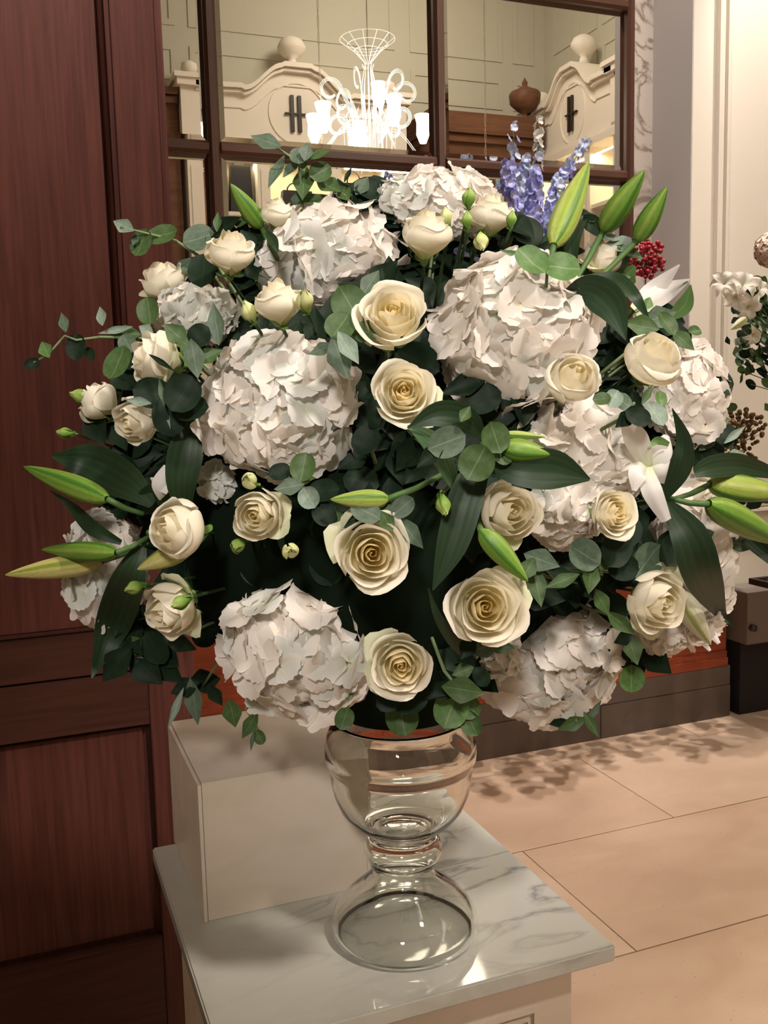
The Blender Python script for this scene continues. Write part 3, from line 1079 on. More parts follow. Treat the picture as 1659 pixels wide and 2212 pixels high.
# ================================================================== THE BOUQUET
hydrangea(712, 553, 158, 118, 'cool white hydrangea left of the cupped rose and beneath the tallest eucalyptus', 0.84, 0.25, 11, 96, 0.3, 0.38)
hydrangea(1114, 722, 176, 172, 'largest pinkish white hydrangea, upper right under the upright lily buds', 0.84, 0, 12, 120, 0.08, 0.30)
hydrangea(603, 880, 172, 155, 'round white hydrangea left of the yellow centred rose', 0.84, 0, 13, 120, 0.2, 0.30)
hydrangea(645, 1388, 165, 158, 'white hydrangea hanging over the stone block at the bottom left', 0.84, 0, 14, 110, 0.25, 0.32)
hydrangea(1180, 1412, 160, 140, 'white hydrangea at the bottom right, just right of the glass vase', 0.84, 0, 15, 110, 0.15, 0.30)
hydrangea(1262, 975, 135, 115, 'white hydrangea crossed by a dark lily leaf at the right', 0.85, -0.4, 16, 90, 0.08, 0.34)
hydrangea(1225, 1100, 90, 75, 'small low white hydrangea tucked between two cream roses', 0.88, 0.2, 17, 60, 0.08, 0.40)
hydrangea(1478, 850, 88, 112, 'blush white hydrangea behind the closed rose at the far right', 0.86, 0, 18, 80, 0.0, 0.36)
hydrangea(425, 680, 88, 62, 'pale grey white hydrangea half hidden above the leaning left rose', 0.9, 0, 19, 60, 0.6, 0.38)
hydrangea(962, 442, 112, 75, 'white hydrangea at the very top behind the cupped rose', 0.84, 0, 20, 80, 0.15, 0.36)
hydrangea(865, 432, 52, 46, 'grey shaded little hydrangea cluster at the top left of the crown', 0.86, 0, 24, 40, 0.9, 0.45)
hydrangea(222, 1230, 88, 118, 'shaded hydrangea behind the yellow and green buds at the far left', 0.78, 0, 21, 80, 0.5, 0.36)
hydrangea(1500, 1215, 78, 165, 'tall hydrangea cluster behind the hanging dark leaf at the far right', 0.86, 0.05, 22, 90, 0.05, 0.40)
hydrangea(1435, 1350, 72, 62, 'low hydrangea cluster beneath the right half open rose', 0.9, 0.2, 23, 50, 0.1, 0.42)
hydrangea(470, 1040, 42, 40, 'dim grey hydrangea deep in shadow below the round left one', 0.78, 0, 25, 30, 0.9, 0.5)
hydrangea(1085, 1420, 48, 42, 'small hydrangea tuft below the big open rose', 0.9, 0, 26, 30, 0.6, 0.5)

rose(850, 690, 82, 'open', (0.0, 0.42, 0.9), 'large open rose with yellow eye and splayed green tinted petals at upper centre', 1.12, 0.4, 0)
rose(872, 850, 72, 'open', (0.02, 0.12, 1), 'open rose with deep yellow centre beside the round left hydrangea', 1.1, 1.2, 1)
rose(920, 505, 62, 'closed', (0.05, 0.9, 0.42), 'cupped rose seen from the side near the top', 1.14, 0.9, 0)
rose(498, 545, 58, 'closed', (0.1, 0.8, 0.55), 'cupped rose at upper left with a curled rim', 1.1, 2.0, 1)
rose(600, 462, 42, 'closed', (-0.1, 0.95, 0.35), 'small greenish rose beside the upper left lily bud', 1.02, 1.0, 2)
rose(352, 608, 50, 'half', (-0.3, 0.75, 0.45), 'rose behind dark eucalyptus at the left shoulder', 0.98, 2.5, 2)
rose(338, 775, 64, 'half', (-0.85, 0.15, 0.5), 'rose leaning left with eucalyptus lying across it', 1.05, 0.3, 0)
rose(600, 652, 58, 'closed', (-0.15, 0.9, 0.4), 'fluffy closed rose between two small green buds', 1.14, 0.2, 1)
rose(1058, 462, 52, 'closed', (0.05, 0.92, 0.4), 'pale rose behind the green buds at the top', 1.02, 1.4, 2)
rose(1240, 818, 63, 'closed', (0.05, 0.35, 0.95), 'round closed greenish cream rose over the largest hydrangea', 1.2, 2.8, 0)
rose(1410, 775, 70, 'closed', (0.2, 0.6, 0.75), 'plump closed cream rose at the right shoulder', 1.1, 0.5, 2)
rose(1096, 1105, 73, 'half', (0.28, 0.0, 1), 'half open cream rose above the slanting green lily bud', 1.12, 1.9, 1)
rose(802, 1195, 85, 'open', (0.1, 0.0, 1), 'wide open pale yellow rose in the middle', 1.12, 0.6, 2)
rose(1045, 1312, 86, 'open', (0.05, 0.1, 1), 'biggest open cream rose with a spiral centre, lower middle', 1.14, 2.2, 1)
rose(866, 1432, 72, 'open', (0.0, -0.1, 1), 'greenish rimmed rose right above the vase', 1.1, 1.1, 0)
rose(556, 1112, 60, 'half', (-0.15, -0.05, 1), 'small half open spray rose under the round left hydrangea', 1.08, 0.8, 0)
rose(384, 1145, 72, 'closed', (-0.5, 0.1, 0.85), 'smooth closed white rose facing left at the lower left', 1.1, 1.7, 1)
rose(1416, 1295, 72, 'half', (0.3, -0.15, 0.9), 'half open cream rose beside the white lily bud at the lower right', 1.1, 0.2, 2)
rose(1322, 1108, 56, 'open', (0.35, 0.05, 0.95), 'rose with tight spiral centre beside the small low hydrangea', 1.14, 1.5, 1)
rose(296, 908, 55, 'half', (-0.5, -0.3, 0.8), 'drooping pale rose under dark eucalyptus on the left', 1.04, 1.0, 1)
rose(212, 868, 52, 'closed', (-0.7, 0.55, 0.4), 'small rose next to the topmost green bud at the far left', 1.0, 2.1, 0)
rose(372, 1312, 66, 'half', (-0.5, -0.4, 0.75), 'ruffled white rose with a green bud lying over it, lower left', 1.06, 0.9, 2)
rose(1523, 1090, 60, 'half', (0.55, 0.1, 0.7), 'shaded rose behind the right hand lily buds', 0.98, 1.3, 0)
rose(1300, 560, 48, 'half', (0.2, 0.8, 0.5), 'cream rose hidden behind leaves at the upper right', 0.95, 1.3, 1)
rose(1040, 520, 28, 'bud', (0.1, -0.9, 0.4), 'hanging greenish bud under the pale top rose', 1.08, 0.5, 0, 'rose_bud', 'bud')

for (x, y, r, f_, lb, s_, v_) in (
        (1013, 430, 24, (0.05, 0.95, 0.3), 'upright green bud with thin sepals at the top', 1.14, 0),
        (1010, 478, 21, (-0.05, 0.9, 0.3), 'lower green bud of the stacked pair at the top', 1.14, 1),
        (965, 470, 22, (-0.2, 0.9, 0.3), 'pale green budding tuft right of the cupped rose', 1.12, 2),
        (1105, 476, 20, (0.1, 0.95, 0.3), 'green bud in front of the blue delphiniums', 1.12, 1),
        (540, 675, 28, (-0.35, 0.8, 0.5), 'lime green bud left of the fluffy closed rose', 1.14, 2),
        (660, 652, 32, (-0.1, 0.6, 0.8), 'greenish white bud right of the fluffy closed rose', 1.17, 0),
        (541, 1038, 30, (-0.1, 0.2, 0.9), 'yellow green bud touching the round left hydrangea', 1.1, 1),
        (516, 1178, 27, (-0.2, -0.3, 0.8), 'small green bud below the small spray rose', 1.08, 2),
        (629, 1191, 30, (0.1, 0.1, 1), 'round green bud between spray rose and middle rose', 1.1, 0),
        (178, 855, 26, (-0.95, 0.2, 0.3), 'slender green bud, topmost at the far left', 1.02, 1),
        (143, 935, 20, (-0.95, 0.1, 0.3), 'tiny pointed bud on a thin stalk at the far left', 1.0, 2),
        (293, 1270, 27, (-0.6, -0.1, 0.7), 'green bud above the ruffled lower left rose', 1.1, 0),
        (392, 1300, 26, (-0.75, -0.35, 0.7), 'green bud lying on the ruffled lower left rose', 1.16, 1),
        (958, 1088, 27, (0.15, -0.9, 0.4), 'bright green bud hanging before a long dark leaf', 1.2, 0)):
    rose(x, y, r, 'green_bud' if lb.startswith(('upright green', 'lower green', 'green bud', 'bright green', 'slender', 'tiny', 'small green')) else 'bud', f_, lb, s_, v_ * 1.3, v_, 'rose_bud', 'bud', 'small green buds in the large bouquet', 1.15)


def lily(label, p, group='lily stems in the large bouquet'):
    return thing('lily_spray', label, 'lily', p, group)


# lilies, each a stem with its buds and leaves
r = lily('lily stem with three upright green buds at the upper right', surf(1260, 620, 1.05)[0])
lily_bud(r, (1196, 530), (1272, 350), 64, 'lily_bud_lime', 1.06, 1.12, 0.2, (1180, 590, 1.0))
lily_bud(r, (1302, 500), (1392, 368), 58, 'lily_bud_green', 1.04, 1.08, 0.5, (1235, 620, 0.98))
lily_bud(r, (1376, 520), (1441, 404), 50, 'lily_bud_green', 1.02, 1.06, 0.8, (1265, 625, 0.98))
strap([(1215, 640), (1270, 625), (1320, 660), (1352, 735)], [12, 62, 72, 2], [1.02, 1.1, 1.14, 1.16], r, 'lily_leaf')
strap([(1260, 600), (1330, 600), (1370, 640), (1402, 690)], [10, 26, 30, 4], [1.0, 1.06, 1.1, 1.08], r, 'lily_leaf', twist=0.5)
strap([(1240, 590), (1236, 520), (1252, 470), (1285, 478)], [10, 42, 42, 6], [1.0, 1.06, 1.08, 1.1], r, 'lily_leaf', twist=0.4)
strap([(1300, 500), (1275, 480), (1258, 474)], [30, 36, 20], [1.0, 1.03, 1.07], r, 'lily_leaf')
strap([(1180, 590), (1130, 555), (1080, 540)], [6, 16, 2], [1.02, 1.05, 1.08], r, 'lily_leaf_light')
stem_part(r, surf(1180, 590, 1.0)[0], CORE_PT, 0.003, 0.004)

r = lily('opening white lily with split petal tips at the right shoulder', surf(1370, 650, 1.0)[0])
lily_petal(r, [(1370, 668), (1410, 630), (1468, 572)], [22, 44, 4], [0.99, 1.0, 1.02])
lily_petal(r, [(1370, 672), (1430, 635), (1490, 604)], [24, 46, 5], [1.0, 1.02, 1.05])
strap([(1372, 672), (1430, 640), (1486, 608)], [6, 10, 3], [1.004, 1.026, 1.055], r, 'lily_leaf_light')
strap([(1440, 690), (1478, 660), (1492, 615)], [10, 36, 3], [0.98, 0.98, 0.98], r, 'leaf_bright', 0.1)
strap([(1345, 640), (1352, 600), (1372, 575)], [16, 46, 8], [0.97, 0.97, 0.97], r, 'leaf_bright', 0.1)
stem_part(r, surf(1372, 668, 1.0)[0], core_point(surf(1372, 668, 1)[0]), 0.003, 0.003)

r = lily('single green lily bud at the upper left beside a small rose', surf(575, 500, 1.0)[0])
lily_bud(r, (566, 492), (498, 397), 44, 'lily_bud_green', 1.0, 1.02, 0.3, (600, 560, 0.9))
strap([(575, 500), (590, 520), (600, 545)], [10, 22, 4], [1.0, 1.0, 0.98], r, 'lily_leaf')

r = lily('lily stem with two green buds, a yellow bud and dark leaves at the far left', surf(300, 1150, 0.95)[0])
lily_bud(r, (232, 1078), (52, 1008), 54, 'lily_bud_green', 1.05, 1.15, 0.4, (310, 1110, 0.95))
lily_bud(r, (252, 1194), (90, 1187), 46, 'lily_bud_green', 1.08, 1.12, 1.1, (320, 1160, 0.95))
lily_bud(r, (222, 1212), (12, 1242), 52, 'lily_bud_yellow', 1.03, 1.12, 0.3, (320, 1170, 0.95))
strap([(330, 1090), (270, 1040), (190, 1000), (112, 985)], [20, 80, 84, 6], [0.94, 0.96, 0.96, 0.94], r, 'lily_leaf')
strap([(305, 1180), (275, 1260), (240, 1360), (198, 1465)], [24, 76, 70, 3], [0.98, 1.04, 1.08, 1.1], r, 'lily_leaf')
strap([(262, 1172), (200, 1140), (150, 1090), (108, 1060)], [12, 34, 18, 2], [1.0, 1.05, 1.05, 1.04], r, 'lily_leaf', twist=0.3)
strap([(400, 1110), (392, 1040), (405, 960), (425, 890)], [20, 66, 72, 10], [0.93, 0.98, 0.98, 0.93], r, 'lily_leaf')
strap([(310, 1110), (330, 1085), (350, 1060)], [4, 70, 60], [0.92, 0.92, 0.92], r, 'lily_leaf')
stem_part(r, surf(320, 1150, 0.95)[0], CORE_PT, 0.003, 0.004)

r = lily('pale yellow lily bud tucked under the smooth left facing rose', surf(400, 1190, 1.05)[0])
lily_bud(r, (412, 1180), (297, 1230), 50, 'lily_bud_yellow', 1.04, 1.08, 0.9, (450, 1150, 0.9))
lily_petal(r, [(345, 1080), (350, 1050), (368, 1010)], [4, 46, 30], [0.97, 0.98, 0.96])
lily_petal(r, [(325, 1032), (345, 1045), (365, 1060)], [3, 26, 20], [0.98, 0.98, 0.97])

r = lily('green lily bud lying level across the dark centre on a thin stalk', surf(860, 1060, 1.05)[0])
lily_bud(r, (838, 1078), (714, 1079), 46, 'lily_bud_lime', 1.1, 1.14, 0.3, (955, 1025, 1.02))
strap([(880, 920), (930, 955), (965, 1010), (985, 1060)], [6, 50, 40, 16], [1.18, 1.14, 1.08, 1.02], r, 'lily_leaf_light', twist=0.4)
stem_part(r, surf(955, 1025, 1.02)[0], CORE_PT, 0.002, 0.003)

r = lily('lily spray with an arching leaf and a green bud over the centre right', surf(1040, 950, 1.1)[0])
lily_bud(r, (1085, 968), (1192, 982), 54, 'lily_bud_green', 1.22, 1.26, 0.5, (1040, 960, 1.15))
lily_bud(r, (1090, 938), (1178, 944), 20, 'lily_bud_lime', 1.18, 1.2, 0.2, (1040, 960, 1.1))
strap([(1045, 945), (1005, 905), (945, 895), (880, 925)], [14, 58, 54, 3], [1.14, 1.2, 1.22, 1.2], r, 'lily_leaf')
strap([(1045, 990), (1120, 1010), (1200, 1015), (1274, 1036)], [30, 78, 84, 6], [1.16, 1.24, 1.26, 1.26], r, 'lily_leaf')
strap([(1035, 1000), (1005, 1080), (975, 1180), (935, 1275)], [50, 76, 66, 3], [1.12, 1.16, 1.18, 1.18], r, 'lily_leaf')
strap([(925, 1270), (945, 1330), (975, 1375), (1000, 1410)], [3, 18, 30, 20], [1.1, 1.1, 1.08, 1.05], r, 'lily_leaf')
lily_bud(r, (1038, 1146), (1140, 1256), 54, 'lily_bud_green', 1.2, 1.26, 0.2, (1030, 1110, 1.0))
stem_part(r, surf(1040, 960, 1.1)[0], CORE_PT, 0.003, 0.004)

r = lily('lily stem with two green buds reaching out of the picture on the right', surf(1440, 1075, 1.05)[0])
lily_bud(r, (1530, 1088), (1700, 1178), 66, 'lily_bud_green', 1.14, 1.25, 0.3, (1445, 1076, 1.05))
lily_bud(r, (1532, 1046), (1710, 1070), 62, 'lily_bud_lime', 1.08, 1.16, 0.9, (1450, 1080, 1.05))
strap([(1432, 1080), (1470, 1010), (1478, 950), (1452, 882)], [14, 50, 34, 2], [1.06, 1.14, 1.16, 1.16], r, 'lily_leaf', twist=0.3)
strap([(1500, 1022), (1540, 1008), (1600, 1005), (1680, 1025)], [20, 50, 48, 20], [1.1, 1.12, 1.14, 1.16], r, 'lily_leaf')
strap([(1440, 1085), (1490, 1160), (1520, 1250), (1560, 1330), (1590, 1355)], [20, 80, 78, 20, 2], [1.06, 1.16, 1.18, 1.18, 1.16], r, 'lily_leaf')
strap([(1520, 1220), (1555, 1250), (1578, 1300)], [10, 40, 3], [1.08, 1.08, 1.08], r, 'lily_leaf')
strap([(1580, 1130), (1625, 1165), (1680, 1215)], [10, 40, 30], [1.06, 1.08, 1.1], r, 'lily_leaf')
stem_part(r, surf(1442, 1078, 1.05)[0], CORE_PT, 0.003, 0.004)

r = lily('white lily bud splitting at its tip, pointing down beside the right half open rose', surf(1465, 1290, 1.05)[0])
lily_bud(r, (1462, 1280), (1535, 1392), 56, 'lily_bud_white', 1.06, 1.08, 0.4, (1440, 1240, 0.95))
lily_petal(r, [(1480, 1290), (1520, 1345), (1553, 1390)], [20, 26, 8], [1.08, 1.1, 1.11])
lily_petal(r, [(1470, 1310), (1500, 1360), (1534, 1406)], [20, 24, 6], [1.07, 1.09, 1.09])

r = lily('open white lily with curling petals beside the hydrangea crossed by a leaf', surf(1400, 1010, 1.0)[0])
lily_petal(r, [(1400, 1010), (1375, 950), (1345, 905)], [24, 52, 14], [1.04, 1.08, 1.12])
lily_petal(r, [(1400, 1010), (1425, 975), (1440, 940)], [24, 56, 12], [1.02, 1.05, 1.06])
lily_petal(r, [(1395, 1010), (1408, 1060), (1440, 1125)], [26, 44, 22], [1.04, 1.1, 1.12])
lily_petal(r, [(1400, 1010), (1430, 1020), (1455, 1045)], [20, 60, 10], [1.02, 1.05, 1.05])
lily_petal(r, [(1400, 1010), (1380, 1020), (1370, 1060)], [20, 44, 10], [1.03, 1.08, 1.08])
strap([(1445, 960), (1420, 952), (1400, 968)], [10, 18, 3], [1.08, 1.08, 1.08], r, 'leaf_bright', 0.1)
stem_part(r, surf(1400, 1010, 1.0)[0], CORE_PT, 0.003, 0.004)

# eucalyptus
sprig('tallest eucalyptus sprig rising over the top left of the bouquet', [(655, 470), (650, 400), (645, 350), (600, 320)],
      [(575, 306, 36, 20, 160, 'b'), (597, 372, 48, 15, 255, 'b'), (645, 338, 24, 20, 90, 'b'), (661, 328, 24, 16, 80, 'b'), (690, 334, 30, 15, 20, 'g'),
       (628, 365, 30, 13, 240, 'b'), (656, 395, 46, 24, 270, 'g'), (692, 372, 26, 24, 30, 'g'), (710, 402, 34, 24, 320, 'g'), (655, 355, 18, 10, 100, 'r')], 1.0, 1)
sprig('short eucalyptus sprig beside the top of the upper left hydrangea', [(735, 450), (760, 420)],
      [(742, 418, 26, 18, 120, 'g'), (782, 402, 26, 18, 60, 'b'), (752, 378, 22, 6, 70, 'd'), (670, 432, 40, 15, 200, 'g'), (640, 430, 18, 12, 90, 'b')], 0.98, 2)
sprig('pale eucalyptus tip standing off the upper left against the wood', [(440, 560), (380, 520), (320, 505), (260, 490)],
      [(268, 489, 30, 17, 150, 'l'), (306, 525, 32, 26, 250, 'g'), (350, 508, 36, 26, 10, 'g'), (292, 518, 14, 10, 250, 'b')], 1.0, 3)
sprig('dark round eucalyptus leaves around the upper left cupped rose', [(500, 620), (450, 540)],
      [(430, 515, 36, 32, 200, 'b'), (402, 575, 36, 20, 240, 'b'), (485, 492, 44, 28, 20, 'd'), (440, 585, 46, 34, 270, 'd'), (470, 480, 24, 10, 90, 'g'), (537, 525, 34, 20, 300, 'd'),
       (545, 590, 26, 18, 300, 'd'), (520, 480, 20, 14, 0, 'g')], 1.0, 4)
sprig('long eucalyptus sprig trailing far left against the wood', [(400, 750), (300, 730), (215, 728), (165, 735), (140, 725), (105, 765), (72, 784)],
      [(322, 672, 32, 26, 100, 'g'), (138, 697, 28, 12, 110, 'b'), (220, 684, 26, 13, 110, 'l'), (250, 714, 40, 9, 190, 'l'), (270, 722, 36, 20, 180, 'g'), (165, 750, 30, 22, 270, 'd'),
       (255, 785, 42, 34, 260, 'g'), (275, 742, 24, 20, 120, 'b'), (316, 713, 20, 14, 150, 'l'), (98, 755, 24, 16, 120, 'r'), (70, 786, 18, 13, 200, 'd'), (195, 765, 26, 12, 300, 'd')], 1.0, 5)
sprig('eucalyptus over the leaning left rose with one pointed leaf', [(430, 790), (420, 740)],
      [(380, 722, 34, 24, 140, 'g'), (430, 725, 28, 26, 40, 'd'), (467, 700, 50, 20, 100, 'b'), (420, 775, 44, 24, 280, 'b'), (405, 745, 30, 20, 150, 'g'), (350, 785, 40, 7, 320, 'd'),
       (450, 770, 34, 20, 30, 'g')], 1.12, 6)
sprig('broad dark eucalyptus leaves above the drooping left rose', [(430, 880), (380, 860)],
      [(330, 850, 44, 34, 170, 'd'), (395, 850, 46, 40, 60, 'd'), (365, 900, 44, 36, 280, 'd'), (300, 868, 30, 11, 170, 'l'), (350, 850, 40, 7, 290, 'b'), (362, 895, 38, 6, 290, 'l'),
       (415, 885, 40, 30, 0, 'd')], 1.08, 7)
sprig('eucalyptus with a pale waxy leaf at the upper centre', [(830, 640), (780, 680)],
      [(757, 660, 48, 40, 120, 'g'), (735, 705, 36, 34, 240, 'g'), (790, 718, 42, 30, 340, 'g'), (752, 752, 44, 22, 300, 'l', 0.08), (735, 772, 50, 30, 290, 'b', 0.03), (695, 755, 30, 18, 200, 'b'),
       (800, 612, 36, 22, 60, 'b')], 1.12, 8)
sprig('bright round eucalyptus leaf pair under the upright lily buds', [(1180, 620), (1182, 585)],
      [(1147, 565, 42, 34, 130, 'r'), (1214, 578, 40, 38, 350, 'r'), (1172, 560, 20, 16, 90, 'g')], 1.13, 9)
sprig('pale eucalyptus behind the stalks of the upright lily buds', [(1280, 620), (1320, 560)],
      [(1290, 535, 30, 16, 60, 'l'), (1345, 528, 40, 20, 0, 'l'), (1275, 590, 30, 24, 100, 'b'), (1335, 560, 28, 22, 20, 'b'), (1360, 545, 34, 14, 340, 'g'), (1320, 515, 40, 10, 10, 'l'), (1345, 585, 26, 20, 0, 'g')], 0.96, 10)
sprig('dark eucalyptus above the plump right shoulder rose', [(1380, 740), (1420, 690)],
      [(1425, 685, 40, 26, 20, 'b'), (1385, 705, 40, 26, 170, 'g'), (1440, 700, 30, 22, 300, 'g'), (1475, 735, 34, 20, 320, 'g'), (1500, 716, 18, 13, 20, 'g'), (1400, 655, 20, 12, 60, 'r')], 1.06, 11)
sprig('pale eucalyptus leaves between the right hydrangeas', [(1350, 900), (1370, 870)],
      [(1325, 862, 24, 20, 60, 'l'), (1345, 868, 22, 20, 330, 'b'), (1300, 862, 20, 16, 180, 'g'), (1378, 900, 30, 22, 330, 'd'), (1415, 895, 32, 26, 290, 'l'), (1427, 862, 18, 14, 90, 'r'),
       (1398, 852, 26, 9, 60, 'g'), (1350, 905, 30, 18, 220, 'd')], 1.14, 12)
sprig('veined eucalyptus leaves in the middle of the arching lily spray', [(1000, 1020), (1050, 970)],
      [(1070, 945, 36, 32, 110, 'g', 0.04), (1030, 1000, 42, 40, 240, 'g', 0.03), (965, 955, 46, 34, 200, 'b'), (1005, 895, 22, 14, 60, 'g'), (1085, 985, 24, 20, 320, 'g'), (930, 985, 40, 20, 220, 'd')], 1.22, 13)
sprig('eucalyptus tuft beside the round green bud under the left hydrangea', [(680, 1080), (650, 1045)],
      [(655, 1010, 34, 28, 80, 'g'), (625, 1052, 34, 20, 190, 'b'), (668, 1075, 26, 24, 300, 'l'), (662, 1035, 22, 8, 10, 'r'), (605, 1020, 26, 20, 200, 'd'), (700, 1060, 36, 26, 0, 'd'), (700, 1110, 30, 26, 300, 'd')], 1.08, 14)
sprig('grey eucalyptus fan above the wide open middle rose', [(820, 1150), (830, 1120)],
      [(735, 1130, 38, 22, 110, 'g'), (790, 1105, 36, 26, 150, 'b'), (830, 1100, 36, 18, 80, 'g'), (870, 1095, 30, 22, 40, 'b'), (885, 1150, 46, 22, 310, 'b'), (835, 1125, 26, 18, 120, 'g'), (770, 1130, 30, 20, 200, 'd')], 1.1, 15)
sprig('grey eucalyptus below the slanting green lily bud', [(1200, 1250), (1170, 1220)],
      [(1170, 1210, 42, 26, 340, 'b'), (1160, 1265, 48, 22, 280, 'g'), (1210, 1240, 44, 18, 330, 'd'), (1140, 1230, 30, 20, 240, 'g')], 1.1, 16)
sprig('dark eucalyptus between the right roses', [(1300, 1240), (1290, 1200)],
      [(1262, 1198, 40, 36, 150, 'b'), (1305, 1218, 34, 14, 10, 'g'), (1275, 1248, 36, 22, 260, 'g'), (1330, 1185, 46, 36, 60, 'd'), (1300, 1300, 34, 18, 300, 'g'), (1215, 1255, 40, 16, 200, 'g'), (1355, 1150, 40, 30, 60, 'd')], 1.1, 17)
sprig('big blue green eucalyptus leaf above the right half open rose', [(1350, 1240), (1380, 1225)],
      [(1397, 1212, 46, 38, 50, 'b'), (1345, 1225, 36, 30, 170, 'd'), (1340, 1345, 40, 18, 320, 'g'), (1440, 1170, 40, 20, 60, 'd')], 1.06, 18)
sprig('dark eucalyptus cluster hanging over the vase rim', [(900, 1450), (890, 1500)],
      [(885, 1508, 44, 34, 200, 'd'), (868, 1548, 42, 36, 280, 'g'), (840, 1515, 30, 22, 200, 'd'), (930, 1490, 36, 22, 340, 'd')], 1.06, 19)
sprig('bright green eucalyptus leaves hanging right of the vase rim', [(960, 1450), (985, 1480)],
      [(1000, 1490, 48, 30, 350, 'g'), (975, 1530, 46, 38, 250, 'r'), (1018, 1562, 30, 24, 300, 'g'), (955, 1490, 36, 24, 160, 'd'), (1010, 1525, 32, 26, 320, 'g')], 1.1, 20)
sprig('single eucalyptus leaf hanging before the vase bowl', [(760, 1500), (748, 1535)], [(744, 1552, 26, 21, 250, 'g')], 1.04, 21)
sprig('eucalyptus pair hanging right of the bottom right hydrangea', [(1350, 1340), (1365, 1430)],
      [(1366, 1402, 36, 24, 280, 'g'), (1364, 1466, 30, 30, 270, 'r'), (1345, 1380, 26, 16, 200, 'd')], 1.02, 22)
sprig('dark drooping eucalyptus at the lower left corner', [(470, 1430), (440, 1480)],
      [(420, 1515, 52, 22, 280, 'b'), (380, 1530, 48, 9, 250, 'l'), (440, 1470, 40, 28, 190, 'd'), (400, 1485, 36, 22, 200, 'd'), (465, 1500, 30, 16, 300, 'd')], 1.0, 23)
sprig('eucalyptus tip hanging over the stone block', [(530, 1530), (560, 1580)],
      [(502, 1540, 34, 22, 280, 'g'), (540, 1566, 36, 16, 240, 'g'), (560, 1592, 18, 13, 300, 'g'), (545, 1600, 24, 5, 260, 'b')], 1.02, 24)
sprig('small eucalyptus tip under the bottom right hydrangea', [(1240, 1530), (1245, 1560)],
      [(1235, 1563, 34, 17, 200, 'g'), (1277, 1565, 32, 12, 300, 'g'), (1205, 1560, 20, 12, 200, 'd'), (1285, 1535, 28, 8, 60, 'b')], 1.0, 25)
sprig('shaded eucalyptus behind the dark leaf at the lower left', [(330, 1360), (270, 1410)],
      [(252, 1435, 50, 32, 230, 'd'), (335, 1400, 40, 30, 300, 'd'), (290, 1395, 34, 22, 200, 'g'), (390, 1390, 40, 20, 340, 'd')], 0.98, 26)
sprig('blue green eucalyptus under the biggest open rose', [(1030, 1420), (1040, 1395)],
      [(1045, 1398, 40, 24, 200, 'b'), (1000, 1450, 26, 18, 200, 'g'), (1080, 1395, 34, 18, 350, 'b'), (1010, 1400, 30, 20, 240, 'd'), (1040, 1462, 24, 18, 300, 'd')], 1.08, 27)
sprig('pale eucalyptus under the right hand lily buds', [(1500, 1150), (1540, 1165)],
      [(1540, 1168, 40, 16, 350, 'l'), (1510, 1160, 34, 22, 200, 'b'), (1450, 1190, 40, 30, 240, 'd'), (1600, 1175, 40, 18, 350, 'b')], 1.04, 28)
sprig('green eucalyptus tip before the brown berries at the right', [(1500, 960), (1545, 945)],
      [(1552, 913, 28, 20, 20, 'g'), (1585, 940, 44, 9, 35, 'l'), (1530, 950, 40, 17, 40, 'b'), (1590, 985, 30, 16, 20, 'l')], 1.02, 29)
sprig('little eucalyptus leaves beside the middle rose and the left bud stalk', [(800, 960), (780, 930)],
      [(790, 950, 36, 30, 60, 'd'), (810, 905, 24, 18, 90, 'd')], 0.98, 30)

for q, (x_, y_) in enumerate(((1345, 1190), (1318, 1160), (1350, 1330), (1250, 1240), (1385, 1400), (1320, 1215), (300, 1350), (330, 1420), (1400, 1150), (1010, 1440))):  # filler sprigs close gaps, their leaf colour carrying the inner shade
    o = sprig('filler sprig, leaves darkened for the shade deep inside the bouquet between the flowers', [(x_ - 40, y_), (x_, y_)],
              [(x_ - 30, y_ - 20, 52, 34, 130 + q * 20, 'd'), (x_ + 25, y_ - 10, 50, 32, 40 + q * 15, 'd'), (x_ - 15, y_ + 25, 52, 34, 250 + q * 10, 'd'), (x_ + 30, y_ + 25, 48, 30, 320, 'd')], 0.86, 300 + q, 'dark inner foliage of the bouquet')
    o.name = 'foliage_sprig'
    o['category'] = 'foliage'
# filler foliage coloured near black for the shade between the flowers
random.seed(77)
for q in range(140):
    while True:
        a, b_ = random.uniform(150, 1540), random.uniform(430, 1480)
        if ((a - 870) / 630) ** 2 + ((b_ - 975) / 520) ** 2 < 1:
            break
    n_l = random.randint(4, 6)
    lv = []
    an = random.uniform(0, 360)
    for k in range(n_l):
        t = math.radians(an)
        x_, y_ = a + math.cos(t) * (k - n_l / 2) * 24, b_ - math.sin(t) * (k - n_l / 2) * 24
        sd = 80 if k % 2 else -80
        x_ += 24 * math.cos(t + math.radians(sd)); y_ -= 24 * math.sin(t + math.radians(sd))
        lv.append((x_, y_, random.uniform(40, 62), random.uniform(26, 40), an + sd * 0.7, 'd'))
    o = sprig('filler sprig, leaves darkened for the shade deep inside the bouquet between the flowers', [(a - 50 * math.cos(math.radians(an)), b_ + 50 * math.sin(math.radians(an))), (a, b_)], lv, random.uniform(0.62, 0.80), 100 + q, 'dark inner foliage of the bouquet')
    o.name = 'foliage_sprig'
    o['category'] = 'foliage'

# ================================================================== FLOWERS ON THE CONSOLE
def small_vase(name, label, x, y, h, r, z0=0.9355, m='glass'):
    mb = MB().lathe([(0, 0), (r * 0.8, 0), (r * 0.85, 0.01), (r * 0.75, h * 0.3), (r * 0.7, h * 0.7), (r, h), (r * 0.94, h), (r * 0.64, h * 0.7), (r * 0.68, h * 0.3), (r * 0.7, 0.02), (0, 0.02)], (x, y, z0), 32)
    return tag(mb.build(name, m, smooth=True), label, 'vase')


